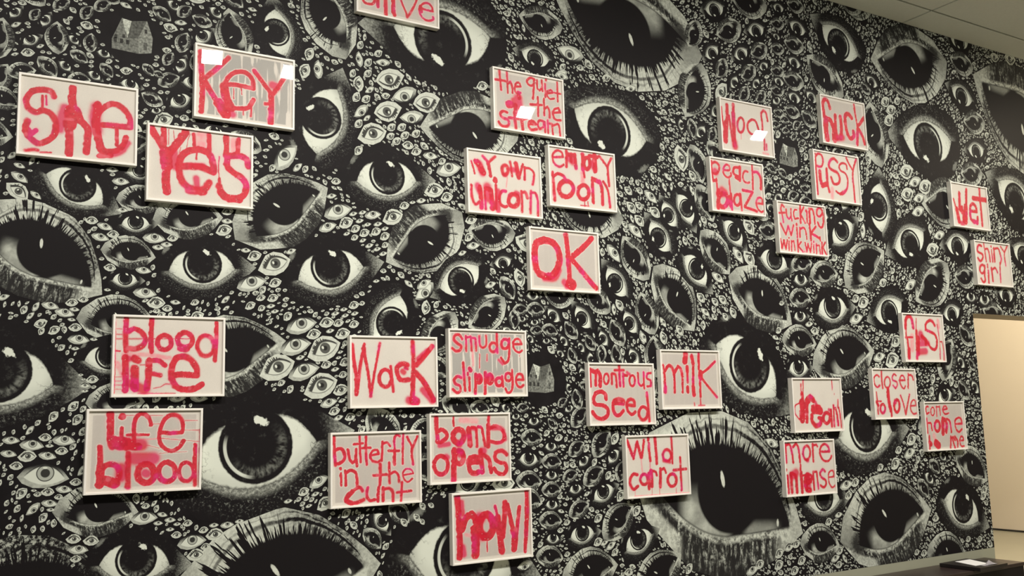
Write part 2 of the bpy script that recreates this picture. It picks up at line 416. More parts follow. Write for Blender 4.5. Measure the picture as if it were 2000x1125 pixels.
# ------------------------------------------------------------------ wallpaper of printed eyes
EYES = """B 4371 823 513 -4;B 8101 4196 498 175;B 3705 4126 413 -174;B 1578 681 347 23;B 5981 629 344 24;B 6537 4351 334 -155;A 2468 768 317 -15;A 6757 3654 313 -177;A 4606 1791 313 -33;A 2415 3685 311 -175;A 1383 1374 304 12;A 5741 1342 296 3;A 3577 3309 287 167;B 462 718 282 9;A 7925 3295 278 158;B 5627 1831 228 27;A 273 1736 228 -5;A 6768 748 223 -25;B 2533 3214 222 -155;B 4791 2192 217 -12;B 6866 3207 213 -155;B 416 2210 213 -15;A 5788 4280 211 155;A 6413 2803 201 -157;B 1297 1803 194 34;A 6109 3025 193 87;A 1729 3065 190 73;B 1558 2542 188 49;B 5932 2525 186 49;B 2223 2526 186 -130;B 6592 2508 183 -128;A 1753 2274 181 14;B 3358 2822 178 -175;A 2064 2784 176 6;B 6156 3637 174 115;B 4002 2188 170 -36;A 6102 2259 169 -160;B 6578 393 164 8;A 5258 915 163 1;A 7952 2802 160 164;B 1781 3681 158 126;A 1114 2253 155 5;A 2060 2044 155 -117;A 5487 2226 154 7;B 5590 4020 153 162;B 6946 1014 150 -15;A 847 931 149 -5;A 7023 2817 146 -174;B 4229 3638 146 -97;B 3839 558 144 49;A 7273 4098 140 164;A 2487 2297 140 -151;A 5660 2792 138 35;B 3324 618 135 23;A 552 2582 132 -26;B 5216 600 131 9;A 4928 2533 130 -12;B 5987 4659 130 -161;A 4205 2432 125 -46;A 7309 4580 124 -179;A 1481 3495 124 103;B 6798 1895 124 79;B 4380 2523 122 -33;B 4826 4416 119 -161;B 705 1138 117 12;A 3930 2636 115 129;B 5146 1961 115 12;B 766 1970 113 14;A 7398 3642 110 -173;B 1071 2467 109 23;B 7292 4409 109 -170;B 3736 2520 109 143;A 4558 2703 107 -45;B 3058 3910 107 -166;A 4145 2830 106 -60;A 3571 2328 106 129;A 3655 784 106 22;B 7386 3909 105 -158;B 2678 2594 105 -163;A 6867 2262 105 -167;B 7281 3456 104 -157;A 717 1826 102 2;B 2322 1994 101 -116;B 7410 2309 101 -172;B 5447 2451 100 22;A 7629 2439 99 176;B 2623 2119 99 -127;B 7067 2588 99 -161;B 3543 905 99 55;A 3031 3656 98 174;B 1275 3457 97 121;B 2016 1448 94 -41;B 3815 2171 94 127;B 4311 2858 92 -45;A 5100 1807 92 3;B 4604 4151 91 -136;B 4251 3118 91 -54;B 3870 1898 89 112;A 4508 4265 89 -162;A 4018 2785 89 123;A 6691 1605 88 19;B 5931 4632 87 -174;A 3248 859 83 5;B 766 1618 83 17;A 4898 4191 81 -162;A 5329 4291 81 167;B 799 2286 80 11;B 4277 4040 77 -101;A 3410 1080 76 22;A 3310 2103 76 129;B 5231 3901 76 -166;B 7034 2111 76 152;B 3428 2237 75 156;B 5177 2275 74 19;B 3130 2248 74 -169;A 3663 2084 74 124;B 5219 2519 74 25;B 845 2540 71 18;B 5265 4175 71 -166;A 4736 3987 70 -150;A 4461 3945 70 -143;B 250 3233 67 100;A 7319 2375 67 5;B 3433 1364 66 66;A 5181 2423 65 3;B 4895 4051 64 -136;B 6939 1678 64 145;B 3031 742 63 6;A 6123 4016 63 155;B 5381 3634 61 165;A 812 2446 61 5;B 5309 4478 61 -163;B 3567 2038 61 135;A 5270 4017 60 167;B 4778 3867 60 -128;A 7136 2390 59 -2;B 2909 1160 59 9;A 2902 1296 59 -6;B 6329 919 59 -35;A 5244 3749 59 170;A 5150 2167 58 4;B 3360 1175 58 47;A 5428 3783 58 154;A 824 2690 57 4;A 7086 1676 57 128;B 4523 3844 57 -103;A 4471 3538 56 -133;A 2767 2399 55 -165;A 2012 1027 54 -53;B 3277 1517 54 57;B 3043 940 54 10;A 6412 1006 54 -40;B 5203 3660 54 -172;B 3247 993 53 39;A 6932 1871 53 132;A 773 2185 53 1;A 5141 4404 52 -178;A 3679 1878 52 125;B 474 3281 52 110;B 6485 1071 51 -26;A 4321 3370 51 -136;B 2111 1046 51 -26;A 998 3058 51 31;A 3101 2108 50 140;B 2934 1399 50 10;B 256 3048 50 84;A 4654 3765 49 -124;B 5109 4294 49 -157;B 3562 1893 49 122;A 3493 1289 49 41;B 4725 3700 48 -117;B 5077 3934 48 -159;B 5093 4104 48 -163;B 5064 3790 48 -159;B 3062 1263 47 10;A 3454 1982 47 118;A 1100 3397 46 45;B 4233 3371 46 -64;B 3055 1110 46 13;B 1962 934 46 -31;B 3562 1206 46 83;B 3243 1337 45 48;A 5096 3844 45 171;A 4951 3932 45 -152;B 3223 2040 44 147;B 4888 3709 44 -124;A 6595 1158 44 -35;B 6041 3965 44 156;B 2985 2123 43 12;A 4864 3791 43 -130;B 4406 3365 42 -105;A 3046 856 41 -7;A 3212 1117 41 7;B 7076 1868 40 140;A 5952 3887 40 150;A 3277 1271 39 34;B 3075 2006 39 0;B 3189 1185 39 34;A 2960 2213 39 -3;A 3046 1041 39 -6;B 1019 3355 38 88;B 955 3146 38 45;B 421 3115 38 -30;B 3359 1968 38 141;A 1000 3236 37 68;A 3052 1361 37 -2;A 3050 1203 37 -6;B 5067 3623 37 -167;A 4150 3392 36 -85;B 2882 2120 36 25;A 354 3237 35 35;B 905 3462 34 -15;A 2943 1505 34 2;A 3167 1961 33 130;A 1156 3533 33 -40;A 5101 4179 33 165;B 607 3278 32 104;A 3288 1926 31 124;A 957 3527 31 -34;B 2985 2009 30 17;B 652 3456 30 52;B 1019 3506 30 59;A 410 3341 30 64;A 3186 1571 29 21;B 480 3426 29 53;A 288 3352 29 49;A 617 3119 28 -29;B 2878 1574 28 21;B 587 3413 28 74;A 494 3143 28 -38;B 949 3258 27 75;B 666 3144 27 -30;B 3150 1604 27 49;A 2967 2061 26 6;A 2826 1534 25 7;A 526 3272 25 -40;A 3044 1957 24 5;A 2884 2077 24 6;B 374 3360 23 75;A 890 2994 22 16;B 898 3166 18 -8;D 6438 1417 115 23;D 472 1327 101 -5;D 3288 3725 100 173;C 1477 1792 94 22;C 1714 1887 94 23;C 1697 1703 94 21;C 4132 3166 91 -78;C 6451 3349 90 -162;C 2086 3357 90 -161;C 1980 3027 89 20;C 2304 3262 88 -162;C 6668 3252 88 -157;D 1517 2846 88 52;C 8037 4549 87 179;C 1459 2299 87 21;C 6097 1874 86 20;C 2072 3176 86 -162;C 6694 2752 84 -166;C 6439 3167 84 -164;D 6543 3275 84 -160;D 1611 1775 84 18;D 6552 3041 84 -161;D 1568 1897 83 16;D 2169 3282 82 -154;D 2435 2890 82 17;D 1598 2001 82 16;D 1790 2592 81 20;D 6381 2455 78 -153;D 5732 2170 78 16;D 6578 3150 78 -163;D 1349 2198 76 17;D 6794 2872 75 -164;D 6213 1197 74 20;D 2212 3162 74 -167;D 5955 1898 72 14;D 2273 2210 72 -139;D 3553 2500 70 -48;D 5497 1008 69 11;D 4593 2559 68 -51;C 6287 3735 67 -150;C 5823 2293 67 21;C 6159 2017 66 27;C 6244 1296 66 25;C 6324 3822 66 -158;C 4692 2544 66 -49;C 7802 4518 65 175;D 1089 1007 65 6;D 3728 2653 65 -38;C 2094 2591 64 22;C 2342 2762 63 14;D 4801 1325 62 158;D 3866 2882 62 -36;C 6262 3880 61 -152;D 5882 2829 61 77;C 6039 1129 60 32;D 4400 2397 60 -31;D 881 1128 58 1;D 4556 531 57 14;D 1688 1243 54 26;D 1917 3149 53 -136;D 1684 3335 53 92;C 325 2551 53 -38;D 3210 3576 52 -157;D 860 2130 52 -4;D 894 2386 51 -2;D 1734 2509 51 22;D 2858 735 51 -170;C 3892 2786 50 -36;C 6009 3394 49 96;C 6062 2456 49 -160;D 2273 2244 49 30;C 7080 880 49 23;D 3746 3575 49 -166;D 423 1463 48 -8;D 1981 2594 48 11;C 1719 1136 48 31;D 5334 532 48 15;C 3764 2721 48 -45;C 6409 3908 47 -152;C 5872 2932 47 46;D 3219 3565 47 170;C 3705 2799 47 -49;D 546 1479 47 -7;D 1739 1623 47 15;C 4795 541 46 23;C 1907 3295 46 87;D 2322 2954 46 0;D 590 1913 45 -4;C 6787 1722 45 61;C 1612 3314 45 66;C 3913 1996 45 -77;C 5591 1020 45 20;D 3748 1996 45 106;C 5742 2317 44 24;C 6560 1741 44 62;D 4899 641 44 14;C 1832 2539 44 27;C 4805 613 44 25;C 6531 1645 44 61;D 1911 3432 44 97;D 2578 2475 44 11;D 4274 2168 44 -33;C 7060 835 44 23;C 5008 549 43 19;C 4623 562 43 19;C 3534 1061 43 46;D 2045 3439 43 -175;C 1812 1968 43 17;C 4936 491 43 19;C 4242 2260 43 -44;C 1801 1686 43 17;C 4431 2254 42 -41;C 4224 3059 42 -58;C 6087 1223 42 13;C 4516 2173 42 -62;C 2660 3406 42 17;C 6312 3295 42 -14;C 5285 2071 42 -11;C 909 2088 42 2;C 1190 1033 42 3;C 1212 2450 42 20;C 4050 2045 41 -54;C 3508 1390 41 48;D 617 1018 41 -7;C 1727 2022 41 11;C 1106 950 41 2;C 3580 2186 41 -57;C 5512 937 41 21;C 2419 2734 41 18;D 530 2029 41 -12;C 2279 2122 41 -102;D 1109 1654 41 -3;C 1660 1962 40 15;D 3755 1996 40 -59;D 3448 784 40 27;D 5397 815 40 8;C 2568 2620 40 15;D 5235 2118 40 8;C 5381 578 39 20;C 3647 965 39 44;C 5870 1110 39 21;D 3917 2092 39 -53;C 4967 659 39 17;D 332 2612 39 -32;C 4030 596 39 45;C 1636 3409 39 67;D 664 2374 39 -13;D 743 2638 38 0;C 1360 2335 38 21;C 6280 478 38 8;C 6324 3235 38 -1;C 6335 3086 38 -2;D 2684 2263 38 20;C 5293 776 38 15;C 407 1418 37 0;C 3688 2903 37 -39;C 3555 3610 37 -164;D 1014 1654 37 4;D 4217 2960 37 -62;D 472 2058 36 -13;D 484 1417 36 -13;C 5365 487 36 8;C 2187 2996 36 -4;C 5586 2435 36 -146;C 4363 2238 36 -42;D 682 2424 35 -17;C 3364 944 35 30;C 1463 2209 35 21;C 3356 812 35 22;D 851 2235 35 -6;C 6299 1147 35 50;C 4417 4064 35 -52;C 3767 2815 35 -39;C 6965 519 35 11;D 553 1274 34 -10;C 2552 2521 34 36;C 6821 531 34 11;D 344 1487 34 -6;C 2237 2967 34 19;C 4304 2772 33 -45;C 1825 1826 33 21;C 1891 3222 33 -124;C 666 1051 33 -7;D 499 1219 33 -11;D 1575 2803 32 44;C 2048 2486 32 29;C 1998 2507 32 26;D 1246 1072 32 1;C 2152 3095 32 -146;C 1767 1582 32 16;C 4446 2145 32 -50;C 2236 3071 32 -146;C 4931 2066 32 26;C 1903 2931 32 47;C 1933 2495 32 26;D 337 1432 32 -12;C 2162 2661 32 18;D 1967 3273 32 -145;C 6200 492 32 15;C 597 1064 31 -5;C 3778 2912 31 -30;C 2170 3053 31 -149;C 2091 3086 31 -145;C 6325 3367 31 -144;C 1873 2116 31 18;C 2121 3014 31 -149;C 1946 3220 31 -144;C 1903 3079 31 -133;C 1790 2022 30 17;C 1850 1552 30 17;C 1873 2018 30 17;C 1828 1082 30 34;C 3448 1182 30 49;C 1452 2134 30 18;C 1884 2513 30 31;C 3224 3622 30 -138;C 1611 1200 30 21;C 3474 744 30 28;C 1725 1812 30 16;C 1227 2544 30 11;C 1959 3424 30 -133;D 2263 2699 30 12;C 3107 1409 30 12;C 2018 3485 29 -148;D 3401 803 29 17;C 3355 3637 29 -6;C 3298 1344 29 48;C 1957 3363 29 -141;C 6283 1250 29 17;D 2509 2430 28 22;C 1914 3512 28 -121;C 574 1966 28 -1;C 3649 2687 28 -40;C 2085 3036 28 -150;C 626 2447 28 -1;C 2393 2932 28 30;C 3456 2066 28 -42;C 4350 2140 28 -41;D 1754 2673 28 13;D 1543 2372 28 24;D 1227 2496 28 -2;D 398 2540 27 -37;C 650 1740 27 3;C 490 1267 27 -6;D 706 2689 27 0;C 3352 1262 27 51;C 367 1381 27 -8;D 950 2362 27 1;C 708 2239 27 -6;C 717 2392 27 1;C 557 2075 27 5;C 538 1436 27 -5;D 913 2346 27 -2;C 3624 2876 27 -37;D 1789 1550 27 19;C 1871 3348 27 -119;C 2060 3256 27 -171;D 2009 2549 26 16;C 1813 1763 26 14;D 1950 3115 26 -140;C 976 2394 26 8;D 753 2506 26 -1;C 472 1495 26 -5;C 1866 1023 26 -50;C 3477 1166 26 48;C 3742 1929 26 -64;C 6417 3030 26 -146;C 2139 1015 26 -52;C 4976 2253 25 7;D 992 1114 25 -4;C 598 1302 25 -5;D 3291 1087 25 22;C 3144 937 25 12;D 1318 2361 25 0;C 2210 1035 25 -55;D 1960 2431 25 20;C 1393 2133 25 17;C 3590 1904 24 -70;D 995 2095 24 -5;D 1907 2557 24 17;C 959 2065 24 -1;D 1872 2591 24 17;D 330 2664 24 -18;C 1020 1046 24 -5;D 1592 1847 24 16;C 2244 1089 24 -53;D 2038 2394 24 16;C 3165 3985 24 172;C 2049 2440 23 26;C 608 981 23 -5;D 2049 2528 23 18;C 1149 984 23 6;C 1139 1058 23 5;D 1773 2070 23 14;D 958 1140 23 -15;C 1879 2467 23 26;D 2004 2416 23 17;C 1445 2784 23 52;D 1746 1982 23 14;C 1615 2798 23 54;D 1923 2603 23 18;D 1940 3560 23 -100;C 2342 2140 23 -128;D 1443 2095 23 10;D 1772 1790 23 13;C 1068 1094 23 1;D 1534 1161 22 8;C 3139 764 22 8;D 1951 2542 22 14;C 603 2091 22 -1;D 1670 1186 22 17;D 1186 1076 22 1;D 1878 2074 22 15;D 1826 2062 21 15;D 1924 2456 21 23;D 1808 1635 21 17;D 1819 2093 21 11;D 1463 2070 21 11;D 1302 1085 21 4;C 3080 3995 21 -179;D 569 2046 21 -6;D 621 1713 21 0;D 941 1104 21 -4;D 1836 2484 20 19;C 2241 1012 20 -51;C 1826 1921 20 30;C 3102 1081 20 7;C 2294 1090 20 -33;C 2981 1073 20 12;C 3031 2181 19 -40;D 2211 2685 19 11;D 993 1073 19 -2;C 886 1182 19 2;D 1637 1132 18 15;C 533 1244 18 -6;D 491 1460 17 -4;D 505 1193 17 -6;D 1841 2035 17 24;C 1625 1168 17 25;C 3157 1400 17 56;D 559 2001 17 -8;D 1023 1094 17 0;D 578 1875 17 1;C 1605 1143 16 29;C 1586 1166 16 30;D 1800 1877 16 18;C 1651 1161 16 31;C 452 1260 16 -5;D 651 1917 16 -4;D 1790 1849 16 12;D 622 1691 15 0;D 701 2139 15 -3;D 3911 2083 14 37;D 2859 2159 13 -6;D 438 1277 12 -6;D 603 1761 12 0;C 1034 1114 10 -4;D 615 1742 10 5;C 598 956 9 0"""
FRAMES = {
'she': (0.5569, 2.8914, 0.0058, 0, """24 -105 95 -120 118 -160 117 -195 102 -214 62 -204 30 -175 14 -143 27 -110 11 -94 -24 -96 -74 -128 -111 -163 -124 -200 -96 -213 -65 -205 -31;20 -212 -53 -189 -86 -172 -68;10 -150 92 -149 43;8 -136 94 -134 53;30 -29 144 -31 102 -26 44 -39 -29 -36 -112 -37 -158;48 -33 43 -35 -24;36 -15 45 1 6;28 1 6 36 -32 37 -82 33 -141;m38 -59 47 -69 4 -79 -47;24 96 -7 150 -4 216 -3 211 44 179 86 140 98 102 75 76 33 78 -34 86 -84 106 -124 153 -122 183 -97 198 -53;m44 71 71 65 23 74 -35;32 75 84 69 24 74 -35 87 -97 99 -129;m24 206 -77 180 -119 134 -142;24 134 -142 88 -151;16 158 -20 160 -92;12 -208 -162 -180 -155 -162 -156;6 -151 -163 -108 -160"""),
'key': (1.2990, 3.1656, -0.0021, 2, """24 -218 145 -212 38 -206 -47 -210 -151;21 -84 138 -135 78 -195 15;26 -199 6 -161 -57 -128 -104;48 -128 -99 -94 -146;21 -92 2 -37 7 39 2 34 46 4 76 -34 76 -72 54 -100 5 -104 -52 -82 -105 -36 -111 15 -99 40 -55;39 -104 -13 -91 -72 -69 -112;m30 -81 -135 -60 -145;21 42 94 86 41 122 -2;21 209 112 170 42 139 -8;28 128 -10 129 -81 128 -157;m35 134 36 156 31;17 101 -66 122 -64;5 -20 -8 -18 -38;5 -58 -14 -57 -66;9 30 -96 28 -141;6 -10 -116 -10 -138"""),
'yes': (1.0927, 2.7410, 0.0032, 0, """31 -229 163 -205 121 -181 87 -161 52;25 -173 163 -170 93;33 -73 160 -111 100 -142 55;49 -161 52 -156 -13;35 -156 -13 -159 -79 -154 -132;m33 -126 57 -121 -9;30 -86 -5 -39 0 1 1 58 -18 58 11 41 64 8 82 -24 82 -63 68 -91 40 -102 -7 -93 -64 -61 -102 -21 -115 19 -102 38 -71;23 41 64 54 11 62 -14;p49 -1 157 0 102;21 35 161 37 68;15 -37 156 -32 98;8 -23 36 -20 78;m25 -43 0 9 6;m25 -22 -56 -17 -98;37 -53 -114 11 -116;29 225 31 214 64 181 77 143 73 118 70;25 117 164 118 74;21 176 158 172 85;p25 151 151 151 91;29 123 70 123 19 157 -12 190 -29 215 -65 207 -109 178 -133 133 -133 100 -119 85 -83;5 87 -62 82 -3 84 61;12 87 -45 88 -74;33 183 -139 125 -138 92 -108;3 -150 166 -150 91;3 -128 161 -123 115;3 -51 154 -64 119 -66 85;3 -95 85 -102 39"""),
'alive': (2.1267, 3.8614, -0.0050, 1, """14 -144 -111 -133 -77 -162 -63 -194 -81 -205 -109 -192 -122 -162 -123 -144 -111;18 -120 -59 -120 -127;20 -75 25 -75 -80 -73 -161;22 -30 -54 -28 -138 -23 -153;24 -30 -15 -30 -20;12 0 -16 16 -60 33 -99 49 -132 54 -150 71 -125 97 -74 111 -39 131 9;12 147 -82 176 -84 210 -84 204 -59 185 -44 159 -47 133 -69 127 -100 141 -129 164 -143 192 -142 212 -130 211 -117;19 136 -71 139 -100"""),
'quiet': (2.9553, 3.3410, 0.0016, 1, """13 -195 165 -191 105 -186 54;14 -225 110 -157 111;12 -146 165 -143 100 -142 43;13 -143 95 -123 112 -113 92 -110 48;13 -89 89 -54 95 -63 115 -83 110 -94 82 -90 56 -70 50 -55 57;14 45 153 19 160 -7 140 -2 119 23 112 44 135;14 42 157 37 94 30 33;13 62 152 63 103 78 92 94 112 96 157;13 97 113 98 91;13 118 139 118 58;14 125 166 124 162;12 134 83 171 93 161 107 135 96 131 69 149 52 180 59;13 205 162 206 103 206 45;11 182 95 226 95;43 -137 -26 -127 -24;m38 -101 2 -66 25;m57 -76 14 -72 -20;24 -70 55 -66 25;24 -92 -23 -95 -93;14 64 49 64 1 62 -66;15 11 -3 90 5;13 107 47 106 -55;13 110 -15 131 2 143 -23 144 -63;14 171 -30 221 -20 209 5 177 -9 168 -41 185 -70 222 -69;16 -151 -75 -177 -71 -197 -91 -184 -110 -150 -118 -141 -139 -156 -158 -190 -159 -209 -140;18 -101 -68 -98 -111 -94 -158;16 -139 -104 -60 -101;19 -53 -100 -47 -160;15 -45 -103 -15 -90;16 -1 -123 45 -117 25 -102 -1 -110 -7 -137 13 -156 49 -147;24 9 -113 20 -112;14 97 -92 71 -91 57 -115 69 -144 95 -127 102 -96;14 107 -95 109 -156;13 128 -83 130 -158;13 132 -100 158 -101 163 -162;13 168 -108 200 -95 210 -111 215 -169"""),
'unicorn': (2.7760, 2.8401, 0.0088, 0, """11 -214 110 -204 80 -194 42;34 -181 110 -160 89 -139 52;m38 -164 100 -144 52;14 -140 148 -102 115;14 -58 154 -102 115;20 -104 111 -91 38;19 24 85 22 73 16 63 8 56 0 56 -8 60 -13 69 -14 81 -12 94 -6 104 2 110 10 111 18 106 23 97 24 85;m21 -1 55 8 56;13 41 135 51 52;26 80 127 95 49;16 126 128 100 57;m26 46 92 83 88;14 139 114 136 41;14 139 110 172 109 199 88 197 47 189 18;28 -63 21 -61 13;p6 19 41 10 -15;14 -216 -26 -218 -76 -206 -122 -189 -132 -167 -114;26 -164 -32 -158 -94 -157 -148;m34 -177 -26 -165 -56;14 -134 -53 -129 -154;26 -125 -36 -94 -41;30 -94 -45 -84 -146;m47 -116 -28 -109 -90;16 -59 -10 -62 -148;m26 -45 -44 -49 -155;17 5 -40 -18 -42 -37 -71 -34 -114 -8 -131 10 -126;25 89 -85 85 -101 75 -115 61 -123 46 -124 32 -118 23 -107 21 -92 25 -76 35 -62 49 -54 64 -53 77 -58 87 -70 89 -85;m26 73 -45 86 -48;14 110 -30 112 -89 110 -149;16 114 -37 138 -35 150 -66;14 175 -23 167 -152;14 180 -31 208 -36 220 -80 218 -164"""),
'empty': (3.3203, 2.9286, 0.0057, 0, """13 -208 112 -134 122 -143 148 -172 157 -202 137 -211 107 -195 72 -162 59 -132 75;18 -108 161 -113 65;20 -76 148 -76 102;22 -49 147 -43 64;25 -99 141 -49 143;m42 -90 117 -66 103;25 9 154 7 61;23 62 105 59 90 52 76 42 68 32 67 23 73 18 85 16 100 19 116 26 129 36 137 46 139 55 133 60 121 62 105;14 11 58 17 16;p28 3 36 3 -14;30 98 160 98 63;23 62 152 118 150;m37 85 108 94 79;16 134 158 188 103;16 224 154 196 104 195 48 199 -19;18 -214 21 -210 -36 -205 -146;18 -208 -3 -178 16 -140 8 -126 -7;27 -69 -65 -76 -87 -91 -105 -112 -116 -135 -118 -155 -111 -169 -96 -173 -76 -167 -55 -152 -37 -131 -25 -108 -23 -87 -30 -74 -45 -69 -65;23 45 -75 40 -94 28 -111 11 -121 -7 -122 -22 -115 -33 -101 -36 -83 -31 -63 -19 -47 -2 -37 16 -35 31 -42 42 -56 45 -75;21 75 16 74 -49 75 -135;27 80 10 120 -2;22 130 -1 144 -42 143 -139;16 156 2 180 -30 193 -79 199 -151;6 11 -138 10 -163;6 34 -132 35 -161;5 -20 -160 41 -159"""),
'ok': (3.1708, 2.4266, -0.0003, 1, """39 -136 113 -191 89 -206 35 -204 -30 -183 -82 -130 -100 -79 -84 -45 -32 -34 12 -46 65 -81 102 -136 111;m34 -144 -110 -75 -107 -41 -58;31 14 152 21 90 27 24 29 -46 31 -105 39 -139;64 35 -135 44 -139;m34 -7 -126 11 -148;33 200 147 134 86 65 34;30 46 17 91 -27 137 -71 183 -116 220 -150"""),
'woof': (4.7181, 3.4403, 0.0048, 0, """13 -224 117 -219 16 -198 -75;26 -172 138 -176 56 -189 -31;38 -191 11 -204 -113;16 -158 67 -149 -26 -139 -109;23 -112 151 -117 94;31 -117 90 -121 -22 -124 -133;m46 -123 -116 -119 -141;16 -22 20 -27 -3 -37 -23 -51 -35 -65 -37 -77 -28 -84 -11 -86 11 -80 34 -70 53 -56 65 -42 67 -30 59 -23 42 -22 20;17 103 35 88 63 54 67 16 40 10 -4 33 -31 85 -37 112 1 103 35;15 208 80 196 135 173 150 150 124 153 59 149 -46;13 163 -58 159 -132;10 181 -90 180 -130;p8 -55 -47 -58 -82;p15 145 -156 192 -159"""),
'fuck': (5.7170, 3.6213, 0.0025, 1, """28 -134 91 -153 140 -182 152 -207 123 -208 80 -200 17;45 -186 6 -195 -76 -187 -148;35 -173 8 -138 0 -118 -40;45 -105 -38 -110 -142;28 -83 47 -89 -62 -78 -129;31 -28 42 -26 -53 -40 -124;m45 -84 -126 -20 -113;31 99 51 64 77 30 59 23 -3 40 -79 68 -110 108 -87 106 -53;18 136 158 145 67 156 -2;28 160 -2 140 -144;26 236 71 177 10;25 173 -26 206 -74 225 -129"""),
'pussy': (5.6001, 3.1936, 0.0009, 0, """15 -209 150 -215 61 -214 -43 -213 -142;16 -207 137 -182 157 -147 149 -135 113 -149 73 -174 62 -209 66;29 -177 28 -175 -34 -158 -79;36 -158 -74 -121 -62;22 -103 53 -104 -18 -103 -69;20 -103 -69 -90 -113;20 20 119 -15 140 -52 127 -75 90 -65 62 -30 49 11 37 32 1 15 -39 -35 -49 -60 -5;15 121 79 112 112 69 116 35 91 50 58 98 42 118 -2 104 -68 56 -115 13 -115 -19 -102;19 25 -118 83 -91;16 121 165 144 121 183 78;16 227 161 190 87 177 21 180 -64 181 -162;p31 -57 -89 -64 -152"""),
'peach': (4.5966, 3.0163, 0.0054, 1, """14 -220 155 -222 97 -214 19;16 -216 139 -187 151 -156 134 -159 96 -188 72 -216 73;m44 -193 88 -187 84;14 -120 106 -64 110 -61 140 -89 145 -116 117 -116 80 -85 58 -50 74 -51 91;9 -69 51 -69 43;19 23 137 -17 132 -28 97 -5 75;23 35 142 27 49;37 0 71 22 65;14 107 117 78 118 58 86 66 49 100 39 117 45;17 151 164 150 87 145 1;19 159 122 200 122 225 82 221 9;14 -186 39 -184 -7 -184 -48;20 -203 25 -186 30;29 -175 -39 -185 -155;29 -95 -97 -101 -118 -114 -135 -131 -145 -150 -147 -165 -139 -176 -124 -178 -105 -172 -85 -160 -68 -142 -57 -124 -56 -108 -63 -97 -78 -95 -97;m49 -142 -35 -116 -49;m44 -172 -63 -111 -53;12 -70 39 -66 -53;19 -61 -52 -61 -156;30 -74 -75 -68 -136;19 22 -84 18 -101 8 -115 -4 -123 -17 -125 -28 -118 -36 -106 -37 -90 -33 -73 -23 -59 -11 -51 2 -49 13 -56 20 -68 22 -84;18 24 -44 29 -153;19 47 -15 140 -20 56 -129 169 -149;14 168 -94 227 -93 224 -59 195 -53 170 -81 177 -127 210 -150 228 -144"""),
'wink': (5.1995, 2.7813, 0.0041, 1, """13 -167 142 -185 159 -200 131 -192 90 -183 35;13 -223 96 -159 103;13 -148 127 -144 78 -125 62 -106 81 -100 136;13 -106 81 -97 52;13 -42 133 -65 130 -77 100 -66 67 -30 75;18 -6 165 -12 43;15 28 158 -2 115;15 -3 102 33 46;14 59 125 54 48;22 54 133 55 131;18 86 152 85 50;17 92 149 116 151 130 110 133 50;15 216 138 212 125 203 113 191 106 179 105 168 110 161 120 160 133 164 147 173 159 185 166 197 167 208 162 215 152 216 138;16 220 152 226 88 211 35 183 29 165 61;13 -210 22 -168 -53 -139 11;14 -139 11 -116 -53 -85 20;14 -54 6 -55 -61;19 -54 31 -54 27;14 -24 8 -28 -59;14 -19 0 18 11 35 -21 39 -67;19 75 41 81 -18 81 -72;16 140 29 93 -17;19 92 -25 133 -39 168 -53;13 178 -44 178 -70;13 -221 -86 -215 -151;13 -215 -151 -187 -92;14 -192 -92 -178 -153 -157 -90;12 -141 -97 -147 -159;13 -139 -71 -140 -73;12 -117 -91 -121 -161;11 -115 -99 -93 -89 -88 -155;14 -54 -78 -57 -163;12 -20 -92 -49 -119;13 -51 -124 -9 -160;9 9 -156 9 -159;12 19 -94 30 -156;14 30 -156 48 -100;13 47 -104 66 -158 85 -93;12 105 -104 102 -159;14 107 -80 107 -83;12 133 -94 128 -166;12 138 -106 162 -105 168 -164;15 192 -81 187 -162;13 226 -79 198 -115;14 198 -115 229 -164"""),
'wet': (7.1910, 3.1310, -0.0020, 0, """15 -209 45 -185 -35;37 -178 -34 -160 -134;30 -126 99 -138 -30;46 -125 -29 -108 -52;19 -102 -10 -100 -133;27 -27 138 -48 -5;46 -55 -6 -73 -131;m32 -129 -148 -102 -146;25 8 -37 90 -33 82 8 45 29 7 0 -3 -63 4 -103 41 -129;35 29 -118 82 -125;23 89 -125 96 -78;23 154 166 151 98 152 -27 151 -144;37 59 76 230 77"""),
'shiny': (7.4384, 2.6746, -0.0006, 0, """18 -137 140 -173 146 -198 115 -189 87 -137 74 -135 41 -173 14 -200 37;13 -105 167 -98 106 -91 15;15 -89 119 -54 121 -40 77 -36 19;15 -3 117 -1 21;15 -5 149 -4 141;19 31 136 27 23;16 37 128 94 136 115 87 122 46 102 7;14 129 155 175 108;14 223 164 178 108 173 53 178 -1;18 -123 -48 -129 -64 -140 -77 -154 -84 -169 -85 -181 -79 -188 -67 -189 -52 -184 -37 -173 -24 -158 -17 -144 -16 -131 -22 -124 -33 -123 -48;18 -117 -19 -130 -102 -130 -143 -159 -157 -182 -130;16 -78 -9 -79 -33;19 -76 -58 -81 -157;18 -27 -34 -25 -88 -23 -141;16 -19 -46 25 -31 51 -67;14 96 15 91 -56 84 -144"""),
